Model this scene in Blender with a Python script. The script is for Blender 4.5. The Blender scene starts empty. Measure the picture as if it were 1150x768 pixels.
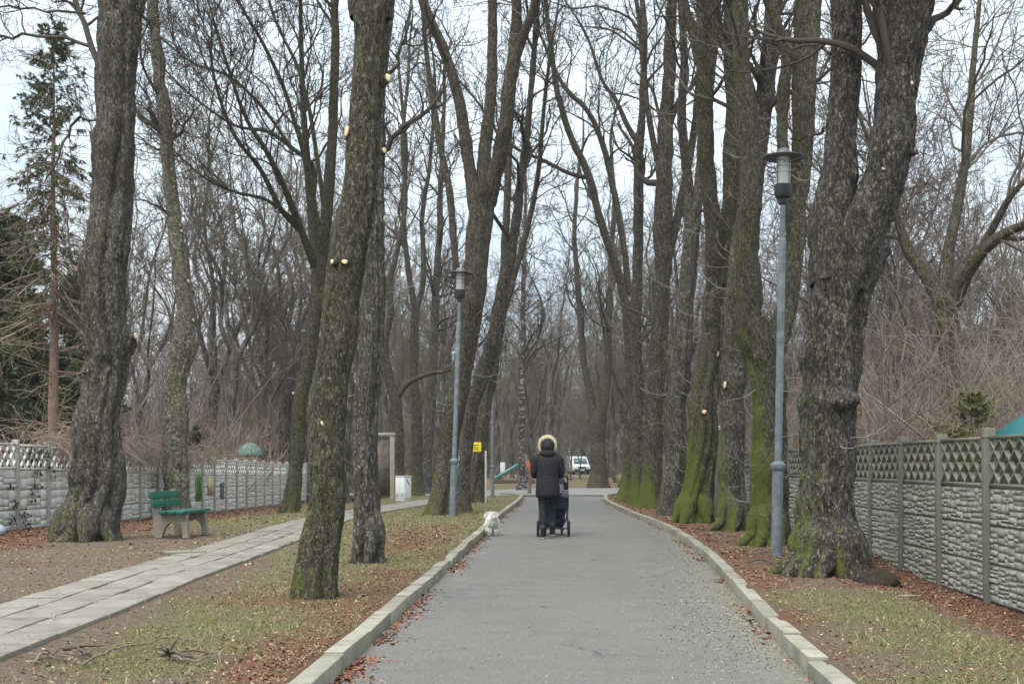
import bpy, bmesh, math, random
import numpy as np
from mathutils import Vector, Matrix

# ------------------------------------------------------------------ camera, world, sun, exposure
sc = bpy.context.scene
COL = sc.collection
F, CU, CV, H = 1300.0, 630.0, 522.0, 1.25        # focal length and vanishing point in photo pixels, eye height
cam_d = bpy.data.cameras.new('camera')
cam = bpy.data.objects.new('camera', cam_d)
COL.objects.link(cam)
cam.location = (0, 0, H)
cam.rotation_euler = (math.radians(90), 0, 0)
cam_d.sensor_width = 36
cam_d.lens = 36 * F / 1150
cam_d.shift_x = -(CU - 575) / 1150
cam_d.shift_y = (CV - 384) / 1150
cam_d.clip_end = 3000
sc.camera = cam

SUN_EL, SUN_AZ = math.radians(58), math.radians(200)   # azimuth: direction the light comes from, 0 = +Y, clockwise
w = bpy.data.worlds.new('World')
sc.world = w
w.use_nodes = True
wn, wl = w.node_tree.nodes, w.node_tree.links
wn.clear()
wo = wn.new('ShaderNodeOutputWorld')
bg = wn.new('ShaderNodeBackground')
bg.inputs['Strength'].default_value = 0.1
sky = wn.new('ShaderNodeTexSky')
sky.sky_type = 'NISHITA'
sky.sun_disc = False
sky.sun_elevation = SUN_EL
sky.sun_rotation = SUN_AZ
sky.dust_density = 2.0
tc = wn.new('ShaderNodeTexCoord')
mp = wn.new('ShaderNodeMapping')
mp.inputs['Scale'].default_value = (1.6, 1.6, 3.2)
cl = wn.new('ShaderNodeTexNoise')
cl.inputs['Scale'].default_value = 1.7
cl.inputs['Detail'].default_value = 5
cr = wn.new('ShaderNodeValToRGB')
cr.color_ramp.elements[0].position = 0.32
cr.color_ramp.elements[0].color = (6.7, 8.3, 9.6, 1)
cr.color_ramp.elements[1].position = 0.66
cr.color_ramp.elements[1].color = (9.6, 10.5, 11.0, 1)
mx = wn.new('ShaderNodeMix')
mx.data_type = 'RGBA'
mx.inputs['Factor'].default_value = 0.88
wl.new(tc.outputs['Generated'], mp.inputs['Vector'])
wl.new(mp.outputs['Vector'], cl.inputs['Vector'])
wl.new(cl.outputs['Fac'], cr.inputs['Fac'])
wl.new(sky.outputs['Color'], mx.inputs[6])
wl.new(cr.outputs['Color'], mx.inputs[7])
sxyz = wn.new('ShaderNodeSeparateXYZ')
wl.new(tc.outputs['Generated'], sxyz.inputs[0])
gma = wn.new('ShaderNodeMapRange')          # overcast luminance rises towards the zenith
gma.inputs['From Min'].default_value = 0.0
gma.inputs['From Max'].default_value = 1.0
gma.inputs['To Min'].default_value = 0.31
gma.inputs['To Max'].default_value = 1.0
wl.new(sxyz.outputs[2], gma.inputs['Value'])
vsc = wn.new('ShaderNodeVectorMath')
vsc.operation = 'SCALE'
wl.new(mx.outputs[2], vsc.inputs[0])
wl.new(gma.outputs['Result'], vsc.inputs['Scale'])
wl.new(vsc.outputs[0], bg.inputs['Color'])
wl.new(bg.outputs['Background'], wo.inputs['Surface'])

sun_d = bpy.data.lights.new('sun', 'SUN')
sun_d.energy = 1.5
sun_d.angle = math.radians(50)
sun_d.color = (1.0, 0.92, 0.82)
sun = bpy.data.objects.new('sun', sun_d)
COL.objects.link(sun)
sd = Vector((math.sin(SUN_AZ) * math.cos(SUN_EL), math.cos(SUN_AZ) * math.cos(SUN_EL), math.sin(SUN_EL)))
sun.rotation_euler = sd.to_track_quat('Z', 'Y').to_euler()
sc.view_settings.view_transform = 'Standard'
sc.view_settings.look = 'None'
sc.view_settings.gamma = 1
sc.view_settings.exposure = 1.45
sc.view_settings.use_curve_mapping = False
sc.cycles.use_denoising = True
sc.cycles.use_adaptive_sampling = False
sc.cycles.max_bounces = 5
sc.cycles.diffuse_bounces = 3
sc.cycles.transparent_max_bounces = 6

RNG = np.random.default_rng(7)

# ------------------------------------------------------------------ helpers
def P(u, v, Y):
    return np.array([(u - CU) * Y / F, Y, H - (v - CV) * Y / F])

def sstep(a, b, x):
    t = np.clip((x - a) / (b - a), 0, 1)
    return t * t * (3 - 2 * t)

def _hash(ix, iy, iz, s):
    h = (ix * 374761393 + iy * 668265263 + iz * 2147483647 * 3 + s * 1274126177) & 0xFFFFFFFF
    h = ((h ^ (h >> 13)) * 1274126177) & 0xFFFFFFFF
    h = h ^ (h >> 16)
    return (h & 0xFFFF) / 65535.0

def vnoise(p, s=0):
    p = np.asarray(p, float)
    i = np.floor(p).astype(np.int64)
    f = p - i
    f = f * f * (3 - 2 * f)
    r = 0
    for dx in (0, 1):
        for dy in (0, 1):
            for dz in (0, 1):
                wt = (f[..., 0] if dx else 1 - f[..., 0]) * (f[..., 1] if dy else 1 - f[..., 1]) * (f[..., 2] if dz else 1 - f[..., 2])
                r = r + wt * _hash(i[..., 0] + dx, i[..., 1] + dy, i[..., 2] + dz, s)
    return r

def n2(x, y, sc_, s=0):
    x = np.asarray(x, float); y = np.asarray(y, float)
    return vnoise(np.stack([x * sc_, y * sc_, np.zeros_like(x) + 0.37], -1), s)

def fbm2(x, y, sc_, s=0):
    return 0.5 * n2(x, y, sc_, s) + 0.3 * n2(x, y, sc_ * 2.1, s + 1) + 0.2 * n2(x, y, sc_ * 4.3, s + 2)

def new_mesh(name, verts, faces, mats=None, mat_idx=None, smooth=False):
    me = bpy.data.meshes.new(name)
    verts = np.asarray(verts, np.float32).reshape(-1, 3)
    me.vertices.add(len(verts))
    me.vertices.foreach_set('co', verts.ravel())
    if isinstance(faces, np.ndarray):
        nf, k = faces.shape
        li = faces.astype(np.int32).ravel()
        ls = np.arange(0, nf * k, k, dtype=np.int32)
        lt = np.full(nf, k, np.int32)
    else:
        nf = len(faces)
        lt = np.array([len(f) for f in faces], np.int32)
        ls = np.concatenate([[0], np.cumsum(lt)[:-1]]).astype(np.int32)
        li = np.concatenate([np.asarray(f, np.int32) for f in faces])
    me.loops.add(len(li))
    me.loops.foreach_set('vertex_index', li)
    me.polygons.add(nf)
    me.polygons.foreach_set('loop_start', ls)
    me.polygons.foreach_set('loop_total', lt)
    if mats:
        for m in mats:
            me.materials.append(m)
    if mat_idx is not None:
        me.polygons.foreach_set('material_index', np.asarray(mat_idx, np.int32))
    if smooth:
        me.polygons.foreach_set('use_smooth', np.ones(nf, bool))
    me.update(calc_edges=True)
    return me

def fattr(me, name, vals):
    a = me.attributes.new(name, 'FLOAT', 'POINT')
    a.data.foreach_set('value', np.asarray(vals, np.float32).ravel())

def link(name, me, parent=None, loc=None, rot=None):
    o = bpy.data.objects.new(name, me)
    COL.objects.link(o)
    if parent is not None:
        o.parent = parent
    if loc is not None:
        o.location = loc
    if rot is not None:
        o.rotation_euler = rot
    return o

def tag(o, label, cat, group=None, kind=None):
    o['label'] = label
    o['category'] = cat
    if group:
        o['group'] = group
    if kind:
        o['kind'] = kind
    return o

def empty(name, loc=(0, 0, 0), rz=0, label=None, cat=None, group=None):
    o = bpy.data.objects.new(name, None)
    o.empty_display_size = 0.3
    COL.objects.link(o)
    o.location = [float(c) for c in loc]
    o.rotation_euler = (0, 0, rz)
    if label:
        tag(o, label, cat, group)
    return o

class MB:
    """collects shapes for ONE mesh"""
    def __init__(self):
        self.v, self.f, self.m, self.n = [], [], [], 0
    def add(self, verts, faces, mi=0):
        verts = np.asarray(verts, float).reshape(-1, 3)
        self.v.append(verts)
        for f in faces:
            self.f.append([int(i) + self.n for i in f])
            self.m.append(mi)
        self.n += len(verts)
    def box(self, c, s, bev=0.0, rz=0.0, mi=0, M=None):
        x, y, z = [a / 2 for a in s]
        if bev <= 0:
            vs = np.array([[sx * x, sy * y, sz * z] for sx in (-1, 1) for sy in (-1, 1) for sz in (-1, 1)])
            fs = [(0, 1, 3, 2), (4, 6, 7, 5), (0, 4, 5, 1), (2, 3, 7, 6), (0, 2, 6, 4), (1, 5, 7, 3)]
        else:
            bm = bmesh.new()
            bmesh.ops.create_cube(bm, size=1)
            bmesh.ops.scale(bm, vec=s, verts=bm.verts)
            bmesh.ops.bevel(bm, geom=list(bm.edges), offset=bev, segments=2, affect='EDGES', profile=0.6)
            bm.verts.index_update()
            vs = np.array([v.co[:] for v in bm.verts])
            fs = [[v.index for v in f.verts] for f in bm.faces]
            bm.free()
        if M is not None:
            vs = np.array([(M @ Vector(v))[:] for v in vs])
        if rz:
            ca, sa = math.cos(rz), math.sin(rz)
            vs = vs @ np.array([[ca, sa, 0], [-sa, ca, 0], [0, 0, 1]])
        self.add(vs + np.asarray(c), fs, mi)
        return self
    def lathe(self, prof, n=24, c=(0, 0, 0), mi=0, cap=True):
        prof = np.asarray(prof, float)
        th = np.linspace(0, 2 * np.pi, n, endpoint=False)
        vs = np.stack([prof[:, None, 0] * np.cos(th), prof[:, None, 0] * np.sin(th), np.repeat(prof[:, None, 1], n, 1)], -1).reshape(-1, 3)
        fs = []
        for i in range(len(prof) - 1):
            for j in range(n):
                k = (j + 1) % n
                fs.append((i * n + j, i * n + k, (i + 1) * n + k, (i + 1) * n + j))
        if cap:
            fs.append(list(range(n))[::-1])
            fs.append([(len(prof) - 1) * n + j for j in range(n)])
        self.add(vs + np.asarray(c), fs, mi)
        return self
    def tube(self, pts, rad, n=8, mi=0, cap=True, closed=False):
        pts = np.asarray(pts, float)
        rad = np.broadcast_to(np.asarray(rad, float), (len(pts),))
        if closed:
            t = np.roll(pts, -1, 0) - np.roll(pts, 1, 0)
        else:
            t = np.gradient(pts, axis=0)
        t /= np.linalg.norm(t, axis=1, keepdims=True) + 1e-9
        a = np.abs(t).mean(0)
        ref = np.eye(3)[int(np.argmin(a))]
        n1 = np.cross(t, ref); n1 /= np.linalg.norm(n1, axis=1, keepdims=True) + 1e-9
        nn = np.cross(t, n1)
        th = np.linspace(0, 2 * np.pi, n, endpoint=False)
        vs = pts[:, None] + rad[:, None, None] * (np.cos(th)[None, :, None] * n1[:, None] + np.sin(th)[None, :, None] * nn[:, None])
        fs = []
        L = len(pts)
        for i in range(L if closed else L - 1):
            for j in range(n):
                k = (j + 1) % n
                i2 = (i + 1) % L
                fs.append((i * n + j, i2 * n + j, i2 * n + k, i * n + k))
        if cap and not closed:
            fs.append(list(range(n)))
            fs.append([(L - 1) * n + j for j in range(n)][::-1])
        self.add(vs.reshape(-1, 3), fs, mi)
        return self
    def loft(self, rings, mi=0, cap=True):
        n = len(rings[0])
        vs = np.concatenate([np.asarray(r, float) for r in rings])
        fs = []
        for i in range(len(rings) - 1):
            for j in range(n):
                k = (j + 1) % n
                fs.append((i * n + j, i * n + k, (i + 1) * n + k, (i + 1) * n + j))
        if cap:
            fs.append(list(range(n))[::-1])
            fs.append([(len(rings) - 1) * n + j for j in range(n)])
        self.add(vs, fs, mi)
        return self
    def mesh(self, name, mats, smooth=False):
        return new_mesh(name, np.concatenate(self.v), self.f, mats if isinstance(mats, (list, tuple)) else [mats], self.m, smooth)
    def build(self, name, mats, parent=None, loc=None, rot=None, smooth=False, auto=None):
        me = self.mesh(name, mats, smooth)
        if auto:
            me.set_sharp_from_angle(angle=math.radians(auto))
        return link(name, me, parent, loc, rot)

def ell(cx, cy, z, rx, ry, n=20, pw=2.0):
    th = np.linspace(0, 2 * np.pi, n, endpoint=False)
    c, s = np.cos(th), np.sin(th)
    return np.stack([cx + rx * np.sign(c) * np.abs(c) ** (2 / pw), cy + ry * np.sign(s) * np.abs(s) ** (2 / pw), np.full(n, z)], -1)

# ------------------------------------------------------------------ materials
class NT:
    def __init__(self, name):
        self.mat = bpy.data.materials.new(name)
        self.mat.use_nodes = True
        self.t = self.mat.node_tree
        self.b = self.t.nodes['Principled BSDF']
        self.b.inputs['Roughness'].default_value = 0.9
        self.b.inputs['Specular IOR Level'].default_value = 0.25
    def n(self, typ, **kw):
        nd = self.t.nodes.new('ShaderNode' + typ)
        for k, v in kw.items():
            setattr(nd, k, v)
        return nd
    def l(self, a, b):
        self.t.links.new(a, b)
    def coord(self, scale=(1, 1, 1), kind='Object'):
        c = self.n('TexCoord'); m = self.n('Mapping')
        m.inputs['Scale'].default_value = scale
        self.l(c.outputs[kind], m.inputs['Vector'])
        return m.outputs['Vector']
    def noise(self, vec, s, d=4, r=0.6):
        nd = self.n('TexNoise')
        nd.inputs['Scale'].default_value = s
        nd.inputs['Detail'].default_value = d
        nd.inputs['Roughness'].default_value = r
        self.l(vec, nd.inputs['Vector'])
        return nd.outputs['Fac']
    def ramp(self, fac, stops):
        r = self.n('ValToRGB')
        e = r.color_ramp.elements
        while len(e) < len(stops):
            e.new(0.5)
        for k, (p, c) in enumerate(stops):
            e[k].position = p
            e[k].color = (c, c, c, 1) if isinstance(c, (int, float)) else (*c, 1)
        self.l(fac, r.inputs['Fac'])
        return r.outputs['Color']
    def mix(self, fac, a, b, mode='MIX'):
        m = self.n('Mix', data_type='RGBA', blend_type=mode)
        if isinstance(fac, (int, float)):
            m.inputs['Factor'].default_value = fac
        else:
            self.l(fac, m.inputs['Factor'])
        for s, x in ((6, a), (7, b)):
            if isinstance(x, (tuple, list)):
                m.inputs[s].default_value = (*x[:3], 1)
            else:
                self.l(x, m.inputs[s])
        return m.outputs[2]
    def math(self, op, a, b=0.0, clamp=False):
        m = self.n('Math', operation=op, use_clamp=clamp)
        for s, x in ((0, a), (1, b)):
            if isinstance(x, (int, float)):
                m.inputs[s].default_value = x
            else:
                self.l(x, m.inputs[s])
        return m.outputs[0]
    def attr(self, name):
        a = self.n('Attribute', attribute_name=name)
        return a.outputs['Fac']
    def bump(self, h, strength=0.5, dist=0.01):
        b = self.n('Bump')
        b.inputs['Strength'].default_value = strength
        b.inputs['Distance'].default_value = dist
        self.l(h, b.inputs['Height'])
        self.l(b.outputs['Normal'], self.b.inputs['Normal'])
    def color(self, c):
        if isinstance(c, (tuple, list)):
            self.b.inputs['Base Color'].default_value = (*c[:3], 1)
        else:
            self.l(c, self.b.inputs['Base Color'])
    def rand(self):
        return self.n('ObjectInfo').outputs['Random']
    def island(self):
        return self.n('NewGeometry').outputs['Random Per Island']

def mat_plain(name, c, rough=0.7, metal=0.0, spec=0.3, var=0.12, scale=12, bump=0.0):
    t = NT(name)
    v = t.coord()
    k = t.noise(v, scale, 5)
    lo = tuple(x * (1 - var) for x in c); hi = tuple(min(1, x * (1 + var)) for x in c)
    t.color(t.ramp(k, [(0.3, lo), (0.7, hi)]))
    t.b.inputs['Roughness'].default_value = rough
    t.b.inputs['Metallic'].default_value = metal
    t.b.inputs['Specular IOR Level'].default_value = spec
    if bump:
        t.bump(k, bump, 0.01)
    return t.mat

def mat_bark(name, dark, mid, light, moss=(0.15, 0.178, 0.034), plate=42.0, stretch=0.42, rough_bump=1.0):
    t = NT(name)
    v = t.coord((1, 1, stretch))
    def warp(vec, sc_, amt):
        vm = t.n('VectorMath', operation='MULTIPLY_ADD')
        nz = t.n('TexNoise'); nz.inputs['Scale'].default_value = sc_; nz.inputs['Detail'].default_value = 5; nz.inputs['Roughness'].default_value = 0.7
        t.l(vec, nz.inputs['Vector'])
        t.l(nz.outputs['Color'], vm.inputs[0]); vm.inputs[1].default_value = (amt,) * 3; t.l(vec, vm.inputs[2])
        return vm.outputs[0]
    wv = warp(v, 17, 0.11)
    vo = t.n('TexVoronoi', feature='F1'); vo.inputs['Scale'].default_value = plate
    t.l(wv, vo.inputs['Vector'])
    ve = t.n('TexVoronoi', feature='DISTANCE_TO_EDGE'); ve.inputs['Scale'].default_value = plate
    t.l(wv, ve.inputs['Vector'])
    sep = t.n('SeparateColor'); t.l(vo.outputs['Color'], sep.inputs[0])
    rid = t.n('TexNoise', noise_type='RIDGED_MULTIFRACTAL'); rid.inputs['Scale'].default_value = plate * 0.55; rid.inputs['Detail'].default_value = 5; rid.inputs['Roughness'].default_value = 0.6
    t.l(warp(v, 7, 0.12), rid.inputs['Vector'])
    fiss = t.ramp(rid.outputs['Fac'], [(0.35, 1.0), (1.0, 0.0)])
    edge = t.ramp(ve.outputs['Distance'], [(0.0, 0.0), (0.13, 1.0)])
    fine = t.noise(t.coord((1, 1, 0.55)), 95, 4, 0.75)
    med = t.noise(t.coord((1, 1, 0.5)), 30, 5, 0.75)
    big = t.noise(t.coord((1, 1, 0.4)), 2.6, 4)
    tone = t.math('ADD', t.math('MULTIPLY', sep.outputs[0], 0.3), t.math('ADD', t.math('MULTIPLY', fine, 0.62), t.math('MULTIPLY', med, 0.49)))
    c1 = t.ramp(tone, [(0.54, dark), (0.7, mid), (0.92, light)])
    dk = tuple(x * 0.25 for x in dark)
    c2 = t.mix(t.math('MULTIPLY', t.math('SUBTRACT', 1.0, edge), 0.75), c1, dk)
    c2 = t.mix(t.math('MULTIPLY', t.math('SUBTRACT', 1.0, fiss), 0.75), c2, dk)
    c3 = t.mix(t.ramp(big, [(0.4, 0.0), (0.68, 0.45)]), c2, tuple(x * 0.7 for x in mid))
    lich = t.noise(t.coord((1, 1, 0.7)), 38, 5, 0.8)
    c4 = t.mix(t.ramp(lich, [(0.6, 0.0), (0.72, 0.35)]), c3, tuple(min(0.5, x * 0.95) for x in light))
    mo = t.attr('moss')
    mn = t.noise(t.coord((1, 1, 0.6)), 11, 6, 0.8)
    mf = t.ramp(t.math('ADD', mo, t.math('MULTIPLY', t.math('SUBTRACT', mn, 0.5), 2.1)), [(0.4, 0.0), (0.72, 1.0)])
    mcol = t.ramp(t.noise(t.coord(), 60, 4, 0.7), [(0.3, tuple(x * 0.45 for x in moss)), (0.7, tuple(x * 1.5 for x in moss))])
    t.color(t.mix(t.math('MULTIPLY', mf, 0.85), c4, mcol))
    hgt = t.math('ADD', t.math('ADD', t.math('MULTIPLY', edge, 0.35), t.math('MULTIPLY', fiss, 0.6)), t.math('ADD', t.math('MULTIPLY', fine, 0.45), t.math('MULTIPLY', med, 0.7)))
    t.bump(hgt, 1.0, 0.03 * rough_bump)
    t.b.inputs['Roughness'].default_value = 0.95
    t.b.inputs['Specular IOR Level'].default_value = 0.15
    return t.mat

def mat_twig(name, a, b):
    t = NT(name)
    k = t.noise(t.coord(), 1.3, 3)
    c = t.ramp(k, [(0.3, a), (0.7, b)])
    r = t.rand()
    t.color(t.mix(t.math('MULTIPLY', r, 0.35), c, tuple(0.5 * (x + y) * 1.25 for x, y in zip(a, b))))
    t.b.inputs['Specular IOR Level'].default_value = 0.1
    return t.mat

M = {}
M['bark_grey'] = mat_bark('bark_grey', (0.05, 0.044, 0.038), (0.132, 0.118, 0.1), (0.32, 0.297, 0.262))
M['bark_dark'] = mat_bark('bark_dark', (0.038, 0.034, 0.03), (0.102, 0.092, 0.079), (0.28, 0.26, 0.23))
M['bark_brown'] = mat_bark('bark_brown', (0.045, 0.038, 0.03), (0.12, 0.104, 0.08), (0.28, 0.253, 0.204), plate=46)
M['bark_olive'] = mat_bark('bark_olive', (0.042, 0.038, 0.026), (0.117, 0.107, 0.077), (0.28, 0.26, 0.2), plate=56)
M['bark_pale'] = mat_bark('bark_pale', (0.095, 0.083, 0.06), (0.235, 0.215, 0.165), (0.46, 0.435, 0.36), plate=20, stretch=0.9)
M['bark_far'] = mat_bark('bark_far', (0.06, 0.053, 0.046), (0.13, 0.118, 0.102), (0.26, 0.24, 0.21), plate=9, stretch=0.25)
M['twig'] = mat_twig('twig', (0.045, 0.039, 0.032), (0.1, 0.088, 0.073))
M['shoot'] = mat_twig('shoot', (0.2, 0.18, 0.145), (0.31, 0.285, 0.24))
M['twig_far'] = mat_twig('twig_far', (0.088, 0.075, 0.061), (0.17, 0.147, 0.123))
M['twig_mauve'] = mat_twig('twig_mauve', (0.13, 0.107, 0.1), (0.21, 0.176, 0.164))
M['twig_tan'] = mat_twig('twig_tan', (0.19, 0.152, 0.122), (0.3, 0.25, 0.2))
M['cut_wood'] = mat_plain('cut_wood', (0.66, 0.5, 0.32), 0.8, var=0.15, scale=30)

def mat_ground():
    t = NT('ground')
    v = t.coord()
    lf, gr = t.attr('leaf'), t.attr('grass')
    n1, n2_, n3 = t.noise(v, 3.0, 6), t.noise(v, 22, 5, 0.7), t.noise(v, 75, 4, 0.75)
    dirt = t.ramp(n2_, [(0.25, (0.092, 0.067, 0.047)), (0.5, (0.172, 0.13, 0.094)), (0.75, (0.29, 0.232, 0.175))])
    grass = t.ramp(n3, [(0.3, (0.06, 0.062, 0.026)), (0.5, (0.155, 0.148, 0.068)), (0.72, (0.32, 0.272, 0.16))])
    leaf = t.ramp(n3, [(0.3, (0.065, 0.034, 0.022)), (0.5, (0.16, 0.085, 0.055)), (0.7, (0.3, 0.185, 0.12))])
    gm = t.ramp(t.math('ADD', gr, t.math('MULTIPLY', t.math('SUBTRACT', n2_, 0.5), 1.3)), [(0.35, 0.0), (0.65, 1.0)])
    lm = t.ramp(t.math('ADD', lf, t.math('MULTIPLY', t.math('SUBTRACT', n2_, 0.5), 1.4)), [(0.38, 0.0), (0.62, 1.0)])
    c = t.mix(gm, dirt, grass)
    c = t.mix(lm, c, leaf)
    c = t.mix(t.ramp(n1, [(0.35, 0.0), (0.7, 0.25)]), c, (0.14, 0.106, 0.077))
    t.color(c)
    t.bump(t.math('ADD', n3, n2_), 0.9, 0.03)
    t.b.inputs['Specular IOR Level'].default_value = 0.1
    return t.mat
M['ground'] = mat_ground()

def mat_asphalt(name, base, dirt_attr=True):
    t = NT(name)
    v = t.coord()
    fine = t.noise(v, 170, 3, 0.8)
    med = t.noise(v, 9, 5, 0.65)
    big = t.noise(t.coord((0.7, 0.35, 1)), 0.9, 4)
    streak = t.noise(t.coord((0.8, 2.2, 1)), 1.3, 8, 0.75)
    grain = t.noise(v, 48, 4, 0.8)
    c = t.ramp(fine, [(0.25, tuple(x * 0.62 for x in base)), (0.5, base), (0.72, tuple(x * 1.5 for x in base))])
    c = t.mix(0.75, c, t.ramp(med, [(0.25, tuple(x * 0.72 for x in base)), (0.75, tuple(x * 1.22 for x in base))]))
    c = t.mix(t.ramp(big, [(0.4, 0.0), (0.66, 0.7)]), c, tuple(x * 1.32 for x in base))
    c = t.mix(t.ramp(streak, [(0.53, 0.0), (0.64, 0.75)]), c, tuple(x * 0.62 for x in base))
    c = t.mix(0.5, c, t.ramp(grain, [(0.3, tuple(x * 0.5 for x in base)), (0.5, base), (0.7, tuple(x * 1.7 for x in base))]))
    sp = t.n('TexVoronoi', feature='F1'); sp.inputs['Scale'].default_value = 34
    t.l(v, sp.inputs['Vector'])
    spk = t.math('MULTIPLY', t.math('LESS_THAN', sp.outputs['Distance'], 0.17), t.math('GREATER_THAN', t.noise(v, 5, 3), 0.5))
    c = t.mix(t.math('MULTIPLY', spk, 0.6), c, (0.48, 0.47, 0.44))
    # cracks
    vo = t.n('TexVoronoi', feature='DISTANCE_TO_EDGE'); vo.inputs['Scale'].default_value = 0.75
    wv = t.n('VectorMath', operation='MULTIPLY_ADD')
    nz = t.n('TexNoise'); nz.inputs['Scale'].default_value = 2.5; nz.inputs['Detail'].default_value = 6
    t.l(v, nz.inputs['Vector'])
    t.l(nz.outputs['Color'], wv.inputs[0]); wv.inputs[1].default_value = (0.9, 0.9, 0); t.l(t.coord((0.5, 1.2, 1)), wv.inputs[2])
    t.l(wv.outputs[0], vo.inputs['Vector'])
    crack = t.math('MULTIPLY', t.math('LESS_THAN', vo.outputs['Distance'], 0.006), t.ramp(t.noise(v, 0.6, 2), [(0.5, 0.0), (0.58, 1.0)]))
    c = t.mix(t.math('MULTIPLY', crack, 0.7), c, (0.03, 0.03, 0.028))
    if dirt_attr:
        d = t.attr('dirt')
        dm = t.ramp(t.math('ADD', d, t.math('MULTIPLY', t.math('SUBTRACT', t.noise(v, 13, 6, 0.75), 0.5), 1.6)), [(0.4, 0.0), (0.75, 1.0)])
        dc = t.ramp(t.noise(v, 60, 4, 0.75), [(0.3, (0.07, 0.066, 0.042)), (0.5, (0.145, 0.138, 0.1)), (0.68, (0.33, 0.318, 0.275))])
        c = t.mix(t.math('MULTIPLY', dm, 0.85), c, dc)
    t.color(c)
    t.bump(t.math('ADD', fine, t.math('MULTIPLY', med, 0.6)), 0.6, 0.008)
    t.b.inputs['Roughness'].default_value = 0.82
    t.b.inputs['Specular IOR Level'].default_value = 0.35
    return t.mat
M['road'] = mat_asphalt('road_asphalt', (0.127, 0.122, 0.113))
M['cross'] = mat_asphalt('cross_path_asphalt', (0.19, 0.183, 0.17), False)

def mat_concrete(name, a, b, isl=0.25, scale=6, stain=(0.1, 0.105, 0.075), st=0.5, bump=0.5):
    t = NT(name)
    v = t.coord(kind='Object')
    n_ = t.noise(v, scale, 6, 0.65); f = t.noise(v, 90, 3, 0.7)
    c = t.ramp(n_, [(0.3, a), (0.7, b)])
    c = t.mix(0.35, c, t.ramp(f, [(0.3, tuple(x * 0.6 for x in a)), (0.7, tuple(min(0.9, x * 1.25) for x in b))]))
    sm = t.ramp(t.noise(t.coord((1, 1, 0.5)), 3.2, 5, 0.7), [(0.48, 0.0), (0.72, st)])
    c = t.mix(sm, c, stain)
    k = t.island()
    c = t.mix(t.math('MULTIPLY', k, isl), c, tuple(x * 0.55 for x in a))
    t.color(c)
    t.bump(t.math('ADD', n_, f), bump, 0.008)
    t.b.inputs['Specular IOR Level'].default_value = 0.2
    return t.mat
M['kerb'] = mat_concrete('kerb_concrete', (0.23, 0.218, 0.172), (0.37, 0.352, 0.29), 0.5, 7, (0.12, 0.115, 0.06), 0.8)
M['slab'] = mat_concrete('slab_concrete', (0.205, 0.188, 0.16), (0.295, 0.274, 0.238), 0.3, 3, (0.13, 0.107, 0.08), 0.9)
M['stone'] = mat_concrete('fence_stone', (0.32, 0.31, 0.27), (0.47, 0.455, 0.405), 0.4, 9, (0.16, 0.175, 0.13), 0.55, 0.8)
M['mortar'] = mat_concrete('fence_mortar', (0.15, 0.147, 0.12), (0.24, 0.235, 0.2), 0.1, 9)
M['white_mortar'] = mat_concrete('white_fence_mortar', (0.36, 0.35, 0.32), (0.52, 0.51, 0.47), 0.1, 9)
M['post'] = mat_concrete('fence_post', (0.12, 0.122, 0.1), (0.22, 0.215, 0.185), 0.2, 7, (0.1, 0.115, 0.07), 0.7, 0.7)
M['lattice'] = mat_concrete('fence_lattice', (0.14, 0.14, 0.11), (0.24, 0.235, 0.19), 0.2, 8, (0.11, 0.12, 0.075), 0.7, 0.6)
M['white_stone'] = mat_concrete('white_fence_stone', (0.63, 0.615, 0.57), (0.76, 0.745, 0.7), 0.12, 5, (0.36, 0.36, 0.31), 0.5, 0.6)
M['white_post'] = mat_concrete('white_fence_post', (0.34, 0.34, 0.31), (0.46, 0.455, 0.42), 0.2, 6, (0.2, 0.21, 0.16), 0.6)
M['white_lattice'] = mat_concrete('white_fence_lattice', (0.7, 0.69, 0.65), (0.84, 0.83, 0.8), 0.2, 6, (0.33, 0.32, 0.26), 0.5)
M['bench_conc'] = mat_concrete('bench_concrete', (0.2, 0.175, 0.145), (0.31, 0.28, 0.235), 0.0, 8, (0.16, 0.15, 0.12), 0.6, 0.7)
M['pillar'] = mat_concrete('pillar_concrete', (0.25, 0.235, 0.185), (0.36, 0.34, 0.28), 0.0, 5, (0.16, 0.16, 0.11), 0.5)

def mat_island(name, cols, rough=0.85):
    t = NT(name)
    k = t.island()
    n = len(cols)
    t.color(t.ramp(k, [((i + 0.5) / n, c) for i, c in enumerate(cols)]))
    t.b.inputs['Roughness'].default_value = rough
    t.b.inputs['Specular IOR Level'].default_value = 0.15
    return t.mat
M['leaf'] = mat_island('dead_leaf', [(0.09, 0.032, 0.02), (0.19, 0.065, 0.035), (0.13, 0.05, 0.03), (0.26, 0.105, 0.06), (0.2, 0.12, 0.075), (0.36, 0.24, 0.16), (0.1, 0.05, 0.035)])
M['leaf_tan'] = mat_island('tan_leaf', [(0.14, 0.085, 0.05), (0.27, 0.19, 0.12), (0.36, 0.28, 0.18), (0.19, 0.11, 0.065), (0.44, 0.36, 0.25)])
M['grass'] = mat_island('grass', [(0.085, 0.1, 0.03), (0.165, 0.175, 0.055), (0.28, 0.25, 0.115), (0.115, 0.135, 0.036), (0.37, 0.315, 0.19), (0.25, 0.2, 0.125)])
M['scrap'] = mat_island('scrap', [(0.1, 0.07, 0.05), (0.22, 0.17, 0.12), (0.34, 0.28, 0.2), (0.14, 0.1, 0.07), (0.42, 0.37, 0.29), (0.2, 0.11, 0.07)])
M['grit'] = mat_island('grit', [(0.17, 0.15, 0.1), (0.33, 0.3, 0.235), (0.24, 0.21, 0.14), (0.42, 0.39, 0.32), (0.15, 0.1, 0.06), (0.2, 0.19, 0.09)])
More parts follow.
